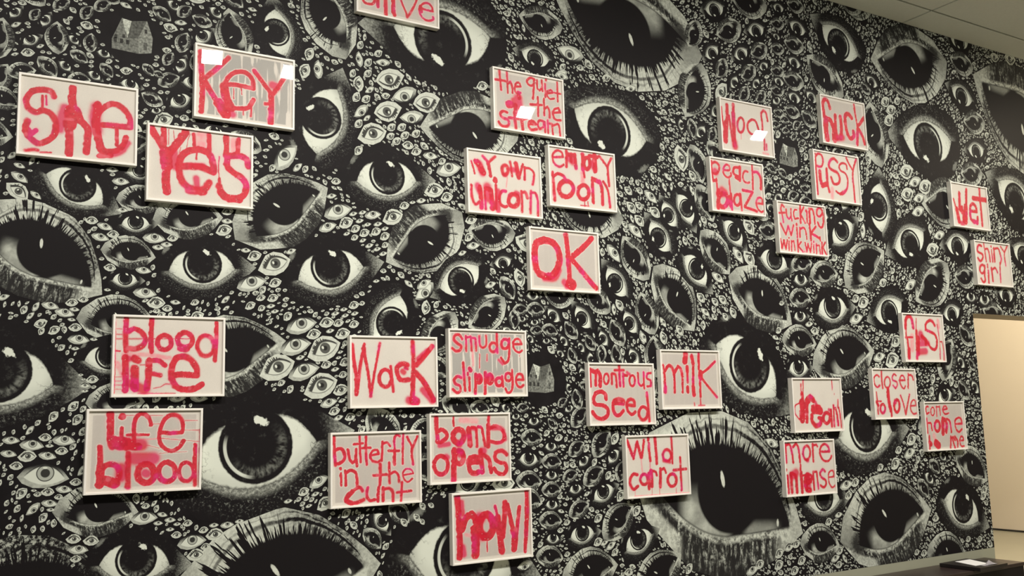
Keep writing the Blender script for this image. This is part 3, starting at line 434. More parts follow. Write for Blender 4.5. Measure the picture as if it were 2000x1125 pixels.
'bloodlife': (0.9695, 1.8443, 0.0003, 0, """21 -190 165 -192 96 -188 23;21 -182 107 -155 122 -123 105 -108 76 -118 46 -149 31 -180 34;21 -82 165 -84 98 -81 21;20 5 63 3 48 -6 37 -18 30 -31 30 -43 36 -52 47 -55 62 -53 76 -44 88 -32 95 -19 95 -7 89 2 77 5 63;22 98 76 95 61 86 49 73 43 58 42 45 49 36 60 32 75 35 89 44 101 57 108 72 109 85 102 94 91 98 76;33 49 38 71 38;18 199 51 195 31 184 14 169 5 151 4 136 13 125 30 120 50 124 71 134 87 150 97 167 97 183 88 194 72 199 51;18 207 159 206 67 202 -17;26 -191 -6 -187 -86 -187 -151;29 -151 -10 -137 -20;33 -150 -57 -148 -144;m22 -179 -13 -172 -13;27 -89 -20 -91 -86 -96 -144;21 -85 -20 -50 -20 -21 -41;19 -91 -75 -41 -86;m36 -166 -122 -106 -151;26 12 -86 52 -82 121 -86 117 -48 87 -11 50 0 21 -19 8 -67 16 -115 42 -145 89 -151 122 -142 144 -127;p18 -197 6 -93 6 0 -8;2 -237 120 -206 119;2 -236 95 -202 95;3 -232 75 103 82;2 -235 -93 -197 -93;2 -234 -111 -204 -111;2 -234 -129 -203 -129;2 -233 -147 -203 -147;4 -236 157 -232 -50 -233 -165;7 -234 22 -214 21;3 -126 -40 -99 -39;3 -68 -144 -37 -137 -19 -126 2 -125;3 -134 -166 28 -167;p26 -223 -36 -194 -86"""),
'lifeblood': (0.8719, 1.4274, -0.0091, 1, """28 -148 162 -145 56 -138 20;16 -100 99 -100 55;28 -100 150 -99 149;17 22 112 10 145 -16 161 -40 146 -49 109 -46 17;12 -76 69 12 68;51 -123 38 -78 29;m47 -78 33 -15 24;29 -109 19 -28 17;17 59 78 106 73 157 76 160 113 144 144 111 155 79 133 62 89 60 44 79 10 112 -6 145 8 166 38;21 -186 18 -181 -51;34 -181 -69 -181 -140;22 -101 -97 -104 -114 -114 -127 -129 -134 -146 -133 -161 -125 -172 -111 -176 -94 -173 -77 -163 -63 -149 -56 -132 -57 -116 -65 -105 -80 -101 -97;40 -162 -123 -120 -139;m43 -95 -75 -97 -111;21 -69 -11 -67 -91 -66 -156;m51 -44 -34 37 -37;27 43 -103 40 -120 31 -134 17 -141 1 -140 -14 -132 -24 -118 -28 -100 -25 -83 -16 -69 -2 -62 14 -62 29 -71 39 -85 43 -103;m33 4 -99 11 -102;22 133 -99 130 -118 120 -132 106 -140 90 -139 75 -130 65 -115 61 -96 64 -78 73 -64 87 -56 104 -57 118 -65 129 -81 133 -99;16 212 -103 210 -120 201 -134 189 -142 175 -141 162 -133 153 -118 150 -100 152 -82 160 -68 173 -61 187 -61 200 -70 209 -85 212 -103;17 217 18 217 -65 220 -159;3 235 86 238 -164;2 -86 154 71 152;2 29 115 61 115;2 167 128 223 128;2 168 85 236 84;2 67 51 237 32;2 7 23 61 7;2 62 -15 182 -11;p4 -29 46 78 51"""),
'wack': (2.0813, 1.7778, 0.0020, 0, """19 -230 135 -222 62 -209 -25 -208 -112;16 -204 -105 -187 26 -165 140;23 -167 118 -167 88;16 -163 88 -144 -11 -131 -121;13 -129 -113 -108 4 -79 145;19 -17 -33 -21 -52 -30 -67 -44 -76 -58 -75 -72 -67 -81 -52 -84 -33 -80 -14 -71 1 -58 10 -43 10 -30 1 -20 -14 -17 -33;15 -20 27 -12 -48 -7 -100;23 75 35 46 42 17 23 17 -11 37 -41 82 -41;m23 46 4 54 -3;14 62 19 75 16;21 106 156 109 65 108 -11;25 108 -11 102 -123 105 -161;47 106 -146 118 -154;m35 81 -145 85 -149;25 220 135 172 81 125 35;m23 190 111 138 69;27 120 -3 170 -56 224 -147;m29 161 -94 215 -151"""),
'smudge': (2.6395, 1.8269, -0.0014, 2, """15 -158 129 -176 151 -201 147 -208 125 -185 103 -165 89 -174 67 -199 63 -219 77;12 -135 145 -134 64;12 -130 137 -105 142 -100 68;12 -93 135 -76 131 -73 68;12 -52 147 -49 99 -30 84 -10 99 -9 148;14 59 161 60 59;15 59 87 56 77 49 68 40 63 29 63 19 68 13 76 11 87 14 97 20 106 30 111 41 111 50 106 57 98 59 87;16 136 108 133 96 126 87 117 82 106 81 96 86 90 95 88 107 90 118 97 128 107 133 118 133 128 128 134 119 136 108;14 139 136 137 61 129 15 107 0 83 30;m12 68 18 93 -4;13 167 107 219 108 204 134 177 133 163 106 175 73 202 62 220 73;15 -168 -79 -189 -72 -210 -90 -202 -112 -178 -123 -174 -148 -195 -159 -219 -141;15 -154 1 -150 -72 -145 -148;14 -118 -79 -118 -148;22 -117 -31 -109 -39;12 -126 -53 -126 -64;17 -78 -61 -83 -163;19 -45 -86 -46 -96 -51 -103 -57 -107 -63 -107 -69 -103 -73 -96 -74 -86 -73 -77 -68 -70 -62 -66 -56 -65 -50 -70 -46 -77 -45 -86;m24 -55 -83 -51 -86;18 -18 -53 -23 -164;19 26 -86 24 -97 19 -106 12 -111 4 -111 -2 -106 -7 -97 -8 -86 -6 -75 -1 -66 6 -61 13 -61 20 -66 25 -75 26 -86;m32 11 -83 17 -83;18 88 -101 85 -110 79 -118 71 -122 61 -122 53 -118 48 -110 46 -101 48 -92 54 -84 63 -80 72 -80 80 -84 86 -92 88 -101;14 87 -71 92 -127;15 146 -75 144 -84 138 -92 130 -96 121 -96 114 -92 108 -84 107 -75 109 -66 115 -58 123 -54 132 -54 139 -58 145 -65 146 -75;14 152 -37 154 -120 142 -153 120 -161 107 -138;14 179 -90 224 -90 216 -63 189 -60 175 -90 183 -120 205 -131 223 -120;6 -52 47 -54 -27;6 -5 47 -6 14;p12 -94 57 -94 -13;4 203 46 203 39"""),
'montrous': (3.5499, 1.6519, -0.0036, 1, """13 -224 148 -223 45;25 -213 137 -185 126;19 -185 134 -189 52;25 -171 137 -154 104 -157 48;14 -92 89 -94 76 -100 66 -108 60 -116 60 -123 66 -128 76 -129 89 -127 102 -121 113 -113 118 -105 119 -98 113 -93 102 -92 89;15 -69 119 -70 60;15 -64 120 -41 112 -35 41;16 -12 169 -12 116 -9 48;14 -47 140 22 141;15 16 120 15 45;16 21 112 45 109;m15 46 128 64 116;14 103 79 100 65 94 53 86 47 77 47 69 53 64 65 62 79 65 93 71 104 80 110 89 110 97 104 102 93 103 79;14 128 124 130 67 148 48 169 60;15 172 129 171 60 172 33;14 227 125 202 121 195 94 224 79 225 48 197 44;23 -118 -30 -122 0 -153 15 -191 4 -208 -29 -194 -58 -139 -66 -107 -89 -113 -126 -151 -143 -192 -132 -218 -102;22 -68 -52 8 -57 9 -38 -29 -30 -63 -45 -69 -86 -52 -119 -24 -123 6 -98;19 36 -65 93 -69 90 -42 62 -31 36 -53 39 -98 71 -121 96 -107;19 190 -116 186 -132 176 -146 162 -153 147 -153 134 -145 126 -131 123 -115 128 -98 138 -85 151 -77 166 -78 179 -85 188 -99 190 -116;18 190 6 196 -74 201 -161"""),
'milk': (4.0960, 1.7375, -0.0017, 1, """16 -218 87 -210 26 -210 -46;23 -208 -46 -210 -75;20 -206 51 -176 84 -148 73 -132 26;16 -132 26 -134 -79;20 -126 44 -100 81 -77 63 -66 19;16 -65 26 -70 -79;37 -33 153 -40 111;25 -25 78 -25 48;19 -27 48 -27 -17;23 -29 -47 -28 -76;25 18 145 27 100;20 27 100 19 -28;28 18 -47 22 -94;18 76 160 72 64;36 83 42 83 12;18 77 -10 75 -106;16 211 113 155 72 102 42;16 100 1 146 -47 212 -111;8 74 -121 73 -161;7 21 -146 22 -160;5 54 -161 108 -161"""),
'bomb': (2.5197, 1.3769, -0.0039, 1, """24 -202 160 -201 104 -195 36;21 -192 92 -167 99 -141 76 -146 53 -176 35;29 -38 62 -42 47 -51 35 -64 28 -79 29 -92 36 -101 48 -104 64 -100 79 -91 91 -78 97 -63 97 -50 90 -41 77 -38 62;m25 -73 17 -64 17;29 -10 99 -2 15;16 8 107 35 98 40 6;16 49 110 71 101 79 59 91 8;m21 13 103 35 98;16 115 163 112 120;24 112 120 109 4;19 116 96 157 111 194 91 211 55 197 28 160 21 124 30;m21 134 100 198 94 216 39;12 -101 162 -99 117;p29 -53 146 36 141;m21 -185 17 -129 23;22 -137 -86 -142 -106 -153 -122 -169 -130 -187 -129 -203 -120 -214 -103 -218 -83 -214 -63 -202 -47 -186 -38 -168 -39 -152 -49 -141 -66 -137 -86;m25 -147 -41 -139 -45;30 -99 -9 -104 -163;27 -43 -48 -46 -63 -54 -75 -64 -81 -76 -80 -86 -73 -93 -61 -96 -46 -93 -32 -85 -20 -75 -14 -63 -14 -53 -21 -46 -34 -43 -48;m37 -65 -29 -60 -29;27 5 -77 49 -75 41 -52 -4 -54 -13 -91 -1 -126 26 -135 48 -128;27 59 -18 70 -129;23 81 -42 112 -66 124 -132;m33 73 -18 82 -19;21 223 -43 195 -23 159 -29 149 -60 176 -84 212 -93 221 -125 197 -147 161 -137 143 -114"""),
'butterfly': (1.9791, 1.2951, -0.0006, 1, """15 -225 161 -223 99 -217 26;16 -215 99 -191 105 -172 86 -172 53 -196 33 -215 33;15 -152 96 -144 52 -129 33 -113 47 -109 98;15 -109 47 -105 17;12 -90 160 -89 94 -85 35;12 -122 123 -73 127;13 -56 159 -57 93 -53 22;13 -77 103 -32 103;12 -29 66 12 71 4 90 -20 88 -33 66 -25 40 4 31 20 38;13 33 130 31 89 28 37;12 33 119 58 126 74 107;12 129 156 112 162 99 143 99 87;17 99 87 98 16;13 66 84 124 82;12 148 164 145 85 144 17;13 171 150 200 94;13 228 151 200 94;13 198 94 195 57 203 11;13 -190 -15 -188 -73;15 -191 8 -191 6;14 -166 -5 -163 -74;15 -160 -13 -137 -3 -113 -15 -105 -52 -105 -85;16 20 19 20 -29 17 -81;13 -17 -35 56 -33;14 69 24 70 -76;13 73 -32 98 -22 118 -38 124 -72;9 143 -41 203 -35 190 -15 161 -12 143 -35 152 -62 172 -76 198 -61;16 -76 -105 -90 -89 -113 -95 -141 -115;23 -129 -105 -157 -132 -161 -147 -133 -163;17 -133 -163 -102 -161 -70 -149;15 -48 -92 -54 -128 -38 -155 -10 -153;16 11 -95 7 -132 6 -161;16 35 -97 35 -159;15 39 -104 68 -102 88 -122 88 -166;13 139 -76 132 -169;12 111 -125 191 -121"""),
'howl': (2.6434, 0.9626, 0.0015, 1, """32 -208 161 -204 77 -201 0 -198 -77 -202 -145;m26 -184 133 -181 75;m30 -181 -97 -177 -132;36 -183 -2 -164 47 -127 71 -101 38 -98 -16;45 -111 -8 -104 -85 -108 -139;40 4 -1 -1 -26 -13 -46 -30 -55 -49 -54 -65 -41 -76 -20 -79 5 -74 30 -62 50 -46 60 -27 58 -11 46 0 24 4 -1;m55 -78 48 -69 47;m43 -71 -49 -62 -50;16 20 99 33 39;36 33 39 44 -59 55 -135;29 82 115 75 36 62 -61;25 96 102 113 33 129 -35;37 129 -35 138 -75 131 -130;22 172 85 159 10 147 -68;25 220 162 219 45 210 -54 204 -105;19 204 -105 201 -152;8 -36 -80 -35 -130;p17 -161 -34 -130 -41"""),
'wild': (3.7997, 1.2236, -0.0035, 0, """19 -225 153 -208 111 -183 51;15 -182 55 -151 147;19 -151 143 -125 53;16 -120 52 -98 153;17 -62 133 -62 84 -55 31;19 -65 163 -66 155;20 -13 165 -10 97 -7 14;16 108 57 104 42 94 31 80 25 66 26 53 33 45 45 43 59 47 74 56 85 70 91 84 90 97 83 105 71 108 57;14 114 165 117 93 115 9;m17 46 27 95 17;18 -159 -46 -187 -41 -212 -66 -214 -102 -192 -129 -158 -113;18 -82 -78 -85 -91 -94 -101 -105 -106 -118 -105 -129 -99 -136 -88 -138 -75 -134 -62 -126 -52 -115 -46 -102 -47 -91 -53 -84 -64 -82 -78;19 -72 -43 -74 -132;24 -54 -29 -52 -81 -52 -118;15 -42 -29 -18 -38 -11 -57;20 18 -21 17 -73 12 -126;15 28 -25 48 -18 61 -45;19 140 -93 136 -109 126 -121 112 -127 96 -127 83 -119 75 -105 72 -89 77 -73 87 -61 101 -55 116 -55 129 -63 138 -77 140 -93;15 178 41 178 -43 178 -154;16 122 -33 222 -30;p9 -126 38 -120 -29;3 -58 24 -61 -21;p3 -180 -133 -180 -166;3 -52 -126 -54 -170;3 7 -129 4 -170;3 136 -136 134 -170;p4 -185 -168 236 -172"""),
'dream': (5.2297, 1.5640, -0.0012, 0, """9 -148 141 -155 64;9 -126 170 -136 38;25 -143 82 -142 38;52 -149 16 -150 -46 -159 -93;9 -181 13 -219 -5 -222 -55 -186 -96;26 -102 8 -114 -112;38 -100 30 -65 52 -40 33;40 -95 27 -89 27;40 -45 -18 14 -19;52 -41 -33 23 -41;30 -61 -69 -65 -106 -31 -140 14 -130 28 -97;25 7 -89 28 -93;23 116 -91 112 -107 101 -119 87 -126 72 -126 60 -118 52 -106 51 -90 55 -74 66 -62 80 -55 94 -55 107 -63 115 -75 116 -91;m18 111 -35 122 -39;19 133 -36 130 -147;15 161 -6 155 -148;17 179 -25 191 -70 197 -141;10 210 31 205 -22;12 213 -22 223 -82 226 -157;7 160 167 159 103;4 177 76 177 69;m22 -20 18 -11 3"""),
'flesh': (6.4477, 2.0483, 0.0025, 0, """26 -113 75 -123 138 -151 161 -191 136 -203 69;13 -200 69 -203 2;19 -192 -9 -190 -87;31 -184 -87 -189 -149;14 -212 0 -129 2;p45 -134 8 -147 -87;8 -69 145 -81 60;24 -79 52 -86 -47;43 -68 -7 -83 -117;24 -93 -125 -98 -156;m55 -32 25 -18 -6;29 -16 10 31 -21 21 -45;m40 -55 -46 47 -40;m45 -63 -105 13 -100;21 149 98 122 129 84 132 42 107 33 63 85 48 140 29 160 -11 153 -59 123 -87 80 -76 53 -44;8 180 106 190 22 191 -62 184 -158;9 196 -26 222 -25 233 -90 228 -166;p30 193 135 199 87"""),
'closer': (6.0571, 1.6322, -0.0043, 0, """12 -160 123 -185 135 -215 116 -215 71 -189 48 -159 60;14 -130 161 -133 105 -129 41;12 -41 82 -46 65 -57 51 -71 44 -85 44 -97 51 -104 65 -105 82 -100 99 -90 113 -76 121 -61 121 -49 113 -42 100 -41 82;12 32 132 10 143 -14 120 -8 98 32 86 35 60 15 39 -12 60;12 64 98 130 98 115 129 85 129 69 94 82 56 110 37 128 56;14 172 144 159 40;14 177 137 213 133 225 102;12 -202 11 -200 -45 -199 -142;22 -207 -60 -192 -82;11 -212 -52 -154 -53;18 -120 -105 -124 -119 -133 -130 -144 -136 -155 -136 -165 -130 -171 -119 -172 -105 -168 -91 -159 -80 -148 -74 -137 -74 -127 -81 -121 -92 -120 -105;30 -74 37 -72 -46 -58 -121;18 -50 -106 -53 -159;22 44 -89 38 -108 28 -123 15 -132 2 -131 -9 -123 -15 -107 -15 -88 -10 -69 0 -53 13 -45 26 -45 37 -53 43 -69 44 -89;m24 -3 -54 2 -62;14 65 -13 90 -74 108 -150;14 168 -6 138 -78 111 -146;11 167 -90 231 -87 226 -52 202 -48 175 -75 169 -117 196 -148 233 -144"""),
'come': (6.6167, 1.3862, -0.0030, 1, """14 -184 146 -206 146 -216 119 -207 92 -181 103;11 -114 110 -118 97 -125 86 -135 80 -145 81 -153 87 -157 97 -158 110 -154 123 -146 134 -137 140 -127 140 -119 134 -114 123 -114 110;11 -86 148 -90 74;11 -81 144 -55 144;11 -48 148 -45 81;13 -14 120 45 127 28 147 2 143 -9 112 14 88 60 95;13 -211 61 -213 -47;16 -197 26 -167 21 -161 -29;23 -62 0 -68 -17 -78 -30 -92 -37 -106 -36 -118 -29 -125 -15 -126 1 -120 18 -110 31 -96 38 -82 37 -70 30 -63 16 -62 0;35 -20 53 -32 -56;28 2 49 23 13 8 -45;18 28 53 64 32 72 -47;16 126 11 212 13 204 49 172 58 129 35 129 -17 163 -49 205 -30;16 -198 -70 -204 -162;35 -198 -120 -187 -128;55 -124 -123 -101 -139;p35 -141 -68 -133 -99;17 61 -82 46 -163;17 73 -90 101 -165;19 86 -86 109 -110;17 112 -83 140 -119 134 -158;14 163 -116 213 -114 210 -90 184 -85 166 -120 180 -156 216 -157"""),
'more': (5.1135, 1.1497, -0.0069, 0, """17 -220 157 -219 103 -219 41;17 -215 153 -181 156 -163 105 -155 39;17 -149 139 -119 162 -99 130 -90 40;17 12 95 6 75 -5 59 -19 51 -34 51 -47 61 -55 77 -57 97 -52 118 -41 134 -26 142 -11 142 2 132 10 116 12 95;m24 -21 49 -16 47;17 40 153 38 39;15 51 145 75 148 85 136;15 117 100 202 99 191 133 157 150 120 131 107 88 135 44 175 34 206 49 220 68;18 -216 -47 -214 -154;12 -223 -4 -224 -12;25 -184 -33 -183 -151;25 -170 -33 -138 -54 -136 -154;m52 -171 -45 -136 -31;15 -89 21 -91 -25;26 -86 -33 -86 -157;15 -81 -49 -48 -50;35 -46 -97 -6 -91 3 -61 -30 -51 -51 -89 -44 -136 -11 -149;m47 -26 -59 -27 -137;17 29 -31 29 -147;15 35 -31 63 -32 70 -142;16 145 -32 123 -19 97 -41 106 -69 145 -91 148 -118 123 -137 92 -123;11 179 -73 230 -71 228 -35 204 -30 178 -53 179 -108 205 -141 236 -131"""),
}


OUT = {
 'A': [(-1.35,-.25),(-1.3,.35),(-.95,.88),(0,1.12),(.75,.82),(1.25,.38),(1.66,.03),(1.3,-.28),(.85,-.6),(.2,-.85),(-.5,-.9),(-1.05,-.68)],
 'B': [(-1.55,.72),(-1.25,1.08),(-.65,1.34),(-.1,1.39),(.35,1.27),(.75,.95),(1.02,.55),(1.2,.2),(1.31,-.1),(.8,-.42),(.38,-.59),(-.2,-.6),(-.6,-.5),(-1.0,-.17),(-1.28,.08)],
 'C': [(-1,0),(-.62,.37),(-.3,.66),(.2,.73),(.66,.5),(1,.02),(.72,-.3),(.37,-.51),(-.15,-.58),(-.68,-.39)],
 'D': [(-1,0),(-.76,.34),(-.35,.58),(.08,.66),(.5,.52),(.78,.26),(1,0),(.6,-.24),(.1,-.41),(-.35,-.42),(-.78,-.25)],
}
OUTN = {k: np.array(q) for k, q in OUT.items()}
SLOT = {'A': 1, 'B': 2, 'C': 3, 'D': 4}
G = 0.005; GX0 = -2.5; GZ0 = PRINT_Z; NX = int((11.5 - GX0) / G); NZ = int((CEIL - GZ0) / G)
occ = np.zeros((NZ, NX), bool); lev = np.zeros((NZ, NX), np.int8)
V = []; F = []; UV = []; SEED = []; MI = []; TONE = []
rng = np.random.RandomState(7)

def inside_poly(px, pz, poly):
    c = np.zeros(px.shape, bool); n = len(poly)
    for i in range(n):
        x1, y1 = poly[i]; x2, y2 = poly[(i + 1) % n]
        if y1 == y2: continue
        c ^= ((y1 > pz) != (y2 > pz)) & (px < (x2 - x1) * (pz - y1) / (y2 - y1) + x1)
    return c
def clip_poly(P, U):
    """clip to the print area: z >= PRINT_Z, z <= CEIL, and not into the opening"""
    def cut(P, U, fn):
        a = []; b_ = []
        n = len(P)
        for i in range(n):
            p, q = P[i], P[(i + 1) % n]; u, w = U[i], U[(i + 1) % n]
            dp, dq = fn(p), fn(q)
            if dp >= 0: a.append(p); b_.append(u)
            if (dp >= 0) != (dq >= 0):
                t_ = dp / (dp - dq); a.append(p + (q - p) * t_); b_.append(u + (w - u) * t_)
        return a, b_
    for fn in (lambda p: p[1] - PRINT_Z, lambda p: CEIL - p[1], lambda p: p[0] - XL):
        if P: P, U = cut(P, U, fn)
    if not P: return []
    if max(p[0] for p in P) > OPEN_X and min(p[1] for p in P) < OPEN_TOP:
        r = []
        a = cut(P, U, lambda p: OPEN_X - p[0])
        if len(a[0]) > 2: r.append(a)
        a = cut(P, U, lambda p: p[0] - OPEN_X)
        if a[0]:
            a = cut(a[0], a[1], lambda p: p[1] - OPEN_TOP)
            if len(a[0]) > 2: r.append(a)
        return r
    return [(P, U)]
def add_poly(P, U, y, slot, seed, tone=0.0):
    for P_, U_ in clip_poly(list(P), list(U)):
        k = len(V)
        for p, u in zip(P_, U_):
            V.append((float(p[0]), y, float(p[1]))); UV.append((float(u[0]), float(u[1]))); SEED.append(seed); TONE.append(tone)
        F.append(tuple(range(k, k + len(P_)))); MI.append(slot)
def add_eye(T, x, z, h, ang, level=None, flipy=False, jit=0.0, tone=0.0):
    U = OUTN[T].copy()
    if jit: U = U * (1 + rng.uniform(-jit, jit, U.shape))
    c, s = math.cos(ang), math.sin(ang)
    W = U * [1, -1] if flipy else U
    P = np.stack([x + h * (c * W[:, 0] - s * W[:, 1]), z + h * (s * W[:, 0] + c * W[:, 1])], 1)
    if flipy: P = P[::-1]; U = U[::-1]
    a0 = np.clip(((P[:, 0].min() - GX0) / G), 0, NX - 1).__int__(); a1 = int(np.clip((P[:, 0].max() - GX0) / G + 2, 1, NX))
    b0 = int(np.clip((P[:, 1].min() - GZ0) / G, 0, NZ - 1)); b1 = int(np.clip((P[:, 1].max() - GZ0) / G + 2, 1, NZ))
    if level is None:
        gx_, gz_ = np.meshgrid(GX0 + G * (np.arange(a0, a1) + .5), GZ0 + G * (np.arange(b0, b1) + .5))
        msk = inside_poly(gx_, gz_, P)
        sub = lev[b0:b1, a0:a1]
        level = int(sub[msk].max()) + 1 if msk.any() else 1
        sub[msk] = level
        occ[b0:b1, a0:a1] |= msk
    # vertices run so that the face looks towards the room (-y)
    if jit == 0 or True:
        add_poly(P[::-1], U[::-1], -0.0006 - 0.00015 * level, SLOT[T], float(rng.uniform(0, 90)), tone)

items = []
for e in EYES.split(';'):
    q = e.split(); items.append((q[0], int(q[1]) / 1000, int(q[2]) / 1000, int(q[3]) / 1000, math.radians(int(q[4]))))
for q in (('A', 8.78, 3.95, .24, .2), ('B', 9.35, 3.10, .30, -.3), ('A', 9.95, 3.95, .27, 2.9), ('B', 10.5, 2.95, .26, .5), ('A', 11.0, 3.75, .22, 0),
          ('B', 10.3, 4.35, .16, 3.0), ('A', 8.7, 2.75, .15, -.4), ('B', -1.1, 3.3, .34, .2), ('A', -.9, 2.3, .30, -.2), ('B', -1.7, 1.4, .36, .4), ('A', -2.1, 2.6, .2, .3),
          ('B', -.7, 4.1, .22, -.3), ('A', -1.9, 3.9, .25, 3.0)):
    items.append(q)
# dark wells with the printed houses
HOUSES = [
 [(2.949,1.828),(2.998,1.811),(3.044,1.824),(3.061,1.829),(3.089,1.739),(3.084,1.672),(3.027,1.664),(2.913,1.671),(2.915,1.75),(3.031,1.737),(2.979,1.731)],
 [(.727,3.418),(.77,3.411),(.818,3.43),(.838,3.425),(.866,3.345),(.862,3.271),(.805,3.258),(.687,3.264),(.686,3.31),(.8,3.332),(.754,3.325)],
 [(5.094,3.391),(5.138,3.377),(5.189,3.384),(5.211,3.373),(5.235,3.31),(5.228,3.24),(5.184,3.23),(5.048,3.241),(5.054,3.301),(5.181,3.303),(5.122,3.296)],
]
CENT = [(3.0, 1.745, .16), (.77, 3.34, .13), (5.14, 3.31, .125)]
gxx, gzz = np.meshgrid(GX0 + G * (np.arange(NX) + .5), GZ0 + G * (np.arange(NZ) + .5))
for it in items: add_eye(*it, tone=0.8 if (it[0] == 'B' and it[1] < 0.5 and it[2] < 0.9 and it[3] > .2) else 0.12)
for hx, hz, hr in CENT: occ |= (gxx - hx) ** 2 + ((gzz - hz) / 0.95) ** 2 < hr ** 2
occ |= (gxx > OPEN_X + 0.02) & (gzz < OPEN_TOP - 0.02)

TH_ = np.linspace(0, 2 * PI, 10, endpoint=False)
SX = np.concatenate([np.cos(TH_), np.cos(TH_[::2]) * .5, [0]]); SZ = np.concatenate([np.sin(TH_), np.sin(TH_[::2]) * .5, [0]])
def fill(n, hmin, hmax, types, bx, rmax=None, gap=1.12):
    """scatter small eyes over the ground that is still bare"""
    count = 0
    if rmax is None:
        fx = np.nonzero(~occ)
        pick = rng.randint(0, len(fx[0]), n)
        cx_ = GX0 + G * (fx[1][pick] + .5); cz_ = GZ0 + G * (fx[0][pick] + .5)
    else:
        ci = rng.randint(0, 3, n); rr = rng.uniform(0.12, 1, n) ** .8 * rmax; an = rng.uniform(0, 2 * PI, n)
        cc = np.array(CENT)[ci]; cx_ = cc[:, 0] + rr * np.cos(an); cz_ = cc[:, 1] + rr * np.sin(an)
    for i in range(n):
        x, z = cx_[i], cz_[i]
        if not (bx[0] < x < bx[1]) or z < GZ0 or z > CEIL: continue
        d = min(math.hypot(x - q[0], z - q[1]) for q in CENT)
        h = rng.uniform(hmin, hmax)
        if rmax is not None: h = (0.016 + 0.062 * (d / rmax)) * rng.uniform(.75, 1.2)
        T = types[rng.randint(len(types))]
        base = 0.25 * math.sin(x * 1.3) + 0.9 * math.sin(z * .9 + x * .7)
        a = base + rng.normal(0, .35)
        ea = h * (1.25 if T in 'AB' else 1.0) * gap; eb = h * (.82 if T in 'AB' else .62) * gap
        c, s = math.cos(a), math.sin(a)
        X_ = x + ea * SX * c - eb * SZ * s; Z_ = z + ea * SX * s + eb * SZ * c
        I = ((X_ - GX0) / G).astype(int); K = ((Z_ - GZ0) / G).astype(int)
        ok = (I >= 0) & (I < NX) & (K >= 0) & (K < NZ)
        if occ[K[ok], I[ok]].any(): continue
        add_eye(T, x, z, h, a + (PI if rng.rand() < .35 else 0), level=None if T in 'AB' else rng.uniform(0, .9), jit=0.0 if T in 'AB' else 0.06)
        a0, a1 = max(int((x - ea - GX0) / G), 0), min(int((x + ea - GX0) / G) + 2, NX)
        b0, b1 = max(int((z - ea - GZ0) / G), 0), min(int((z + ea - GZ0) / G) + 2, NZ)
        dx = gxx[b0:b1, a0:a1] - x; dz = gzz[b0:b1, a0:a1] - z
        occ[b0:b1, a0:a1] |= sq_(dx * c + dz * s, ea) + sq_(dz * c - dx * s, eb) < 1
        count += 1
    return count
def sq_(a, b): return (a / b) ** 2
BX = (-2.45, 11.45)
counts = [fill(2600, 0, 0, 'AABBBC', BX, rmax=0.85, gap=0.98)]
counts.append(fill(900, .032, .042, 'CCD', BX, gap=1.0))
counts.append(fill(5200, .021, .030, 'CCD', BX, gap=1.0))
counts.append(fill(12000, .013, .019, 'CCD', BX, gap=1.0))
counts.append(fill(34000, .0085, .0125, 'CCD', BX, gap=0.98))
counts.append(fill(36000, .006, .008, 'CD', (2.2, 11.45), gap=0.95))
print('small printed eyes', counts)

for P in HOUSES:
    P = [np.array(q) for q in P]
    z2 = [(0, 0)] * 8
    y = -0.0008
    def hp(idx, tone, dy=0.0):
        pts = [P[i] for i in idx]
        ar = sum(pts[i][0] * pts[(i + 1) % len(pts)][1] - pts[(i + 1) % len(pts)][0] * pts[i][1] for i in range(len(pts)))
        if ar < 0: pts = pts[::-1]
        add_poly(pts, [(0, 0)] * len(pts), y - dy, 5, 0.0, tone)
    hp([7, 8, 0, 10, 9, 6], 0.27)          # left front
    hp([0, 1, 3, 9, 10], 0.15, .0001)      # roof
    hp([3, 4, 5, 6, 9], 0.38, .0002)       # right gable
    hp([0, 1, 10], 0.80, .0003)            # pale triangle
    def quad(cx, cz, w, h, tone):
        pts = [np.array(q) for q in ((cx - w, cz - h), (cx + w, cz - h), (cx + w, cz + h), (cx - w, cz + h))]
        add_poly(pts, [(0, 0)] * 4, y - .0004, 5, 0.0, tone)
    bl, br = P[7], P[6]
    for k in (.12, .35, .58): quad(*(bl * (1 - k) + br * k + [0, .045]), .007, .011, .05)
    for k in (.15, .45): quad(*(P[8] * (1 - k) + P[9] * k + [0, .012]), .006, .009, .06)
    quad(*((P[3] + P[9] + P[4]) / 3 + [0, .005]), .006, .010, .06)
    quad(*((P[5] + P[6]) / 2 + [0, .035]), .008, .018, .15)
# black ground of the print
for x0, x1, z0, z1 in ((XL, OPEN_X, PRINT_Z, CEIL), (OPEN_X, XR, OPEN_TOP, CEIL)):
    k = len(V)
    for q in ((x0, z0), (x1, z0), (x1, z1), (x0, z1)):
        V.append((q[0], -0.0004, q[1])); UV.append((0, 0)); SEED.append(0.0); TONE.append(0.0)
    F.append((k, k + 1, k + 2, k + 3)); MI.append(0)
me = bpy.data.meshes.new('printed_wallpaper'); me.from_pydata(V, [], F); me.update()
for q in ('black', 'open', 'lash', 'cut', 'ring', 'house'): me.materials.append(M[q])
me.polygons.foreach_set('material_index', MI)
ul = me.uv_layers.new(name='UVMap')
loopv = np.zeros(len(me.loops), np.int32); me.loops.foreach_get('vertex_index', loopv)
ul.data.foreach_set('uv', np.array(UV, np.float32)[loopv].ravel())
a = me.attributes.new('seed', 'FLOAT', 'POINT'); a.data.foreach_set('value', np.array(SEED, np.float32))
a = me.attributes.new('tone', 'FLOAT', 'POINT'); a.data.foreach_set('value', np.array(TONE, np.float32))
wp = bpy.data.objects.new('printed_wallpaper', me); C.objects.link(wp); wp.parent = wall
wp['label'] = 'black and white wallpaper printed all over with collaged eyes and three small houses'

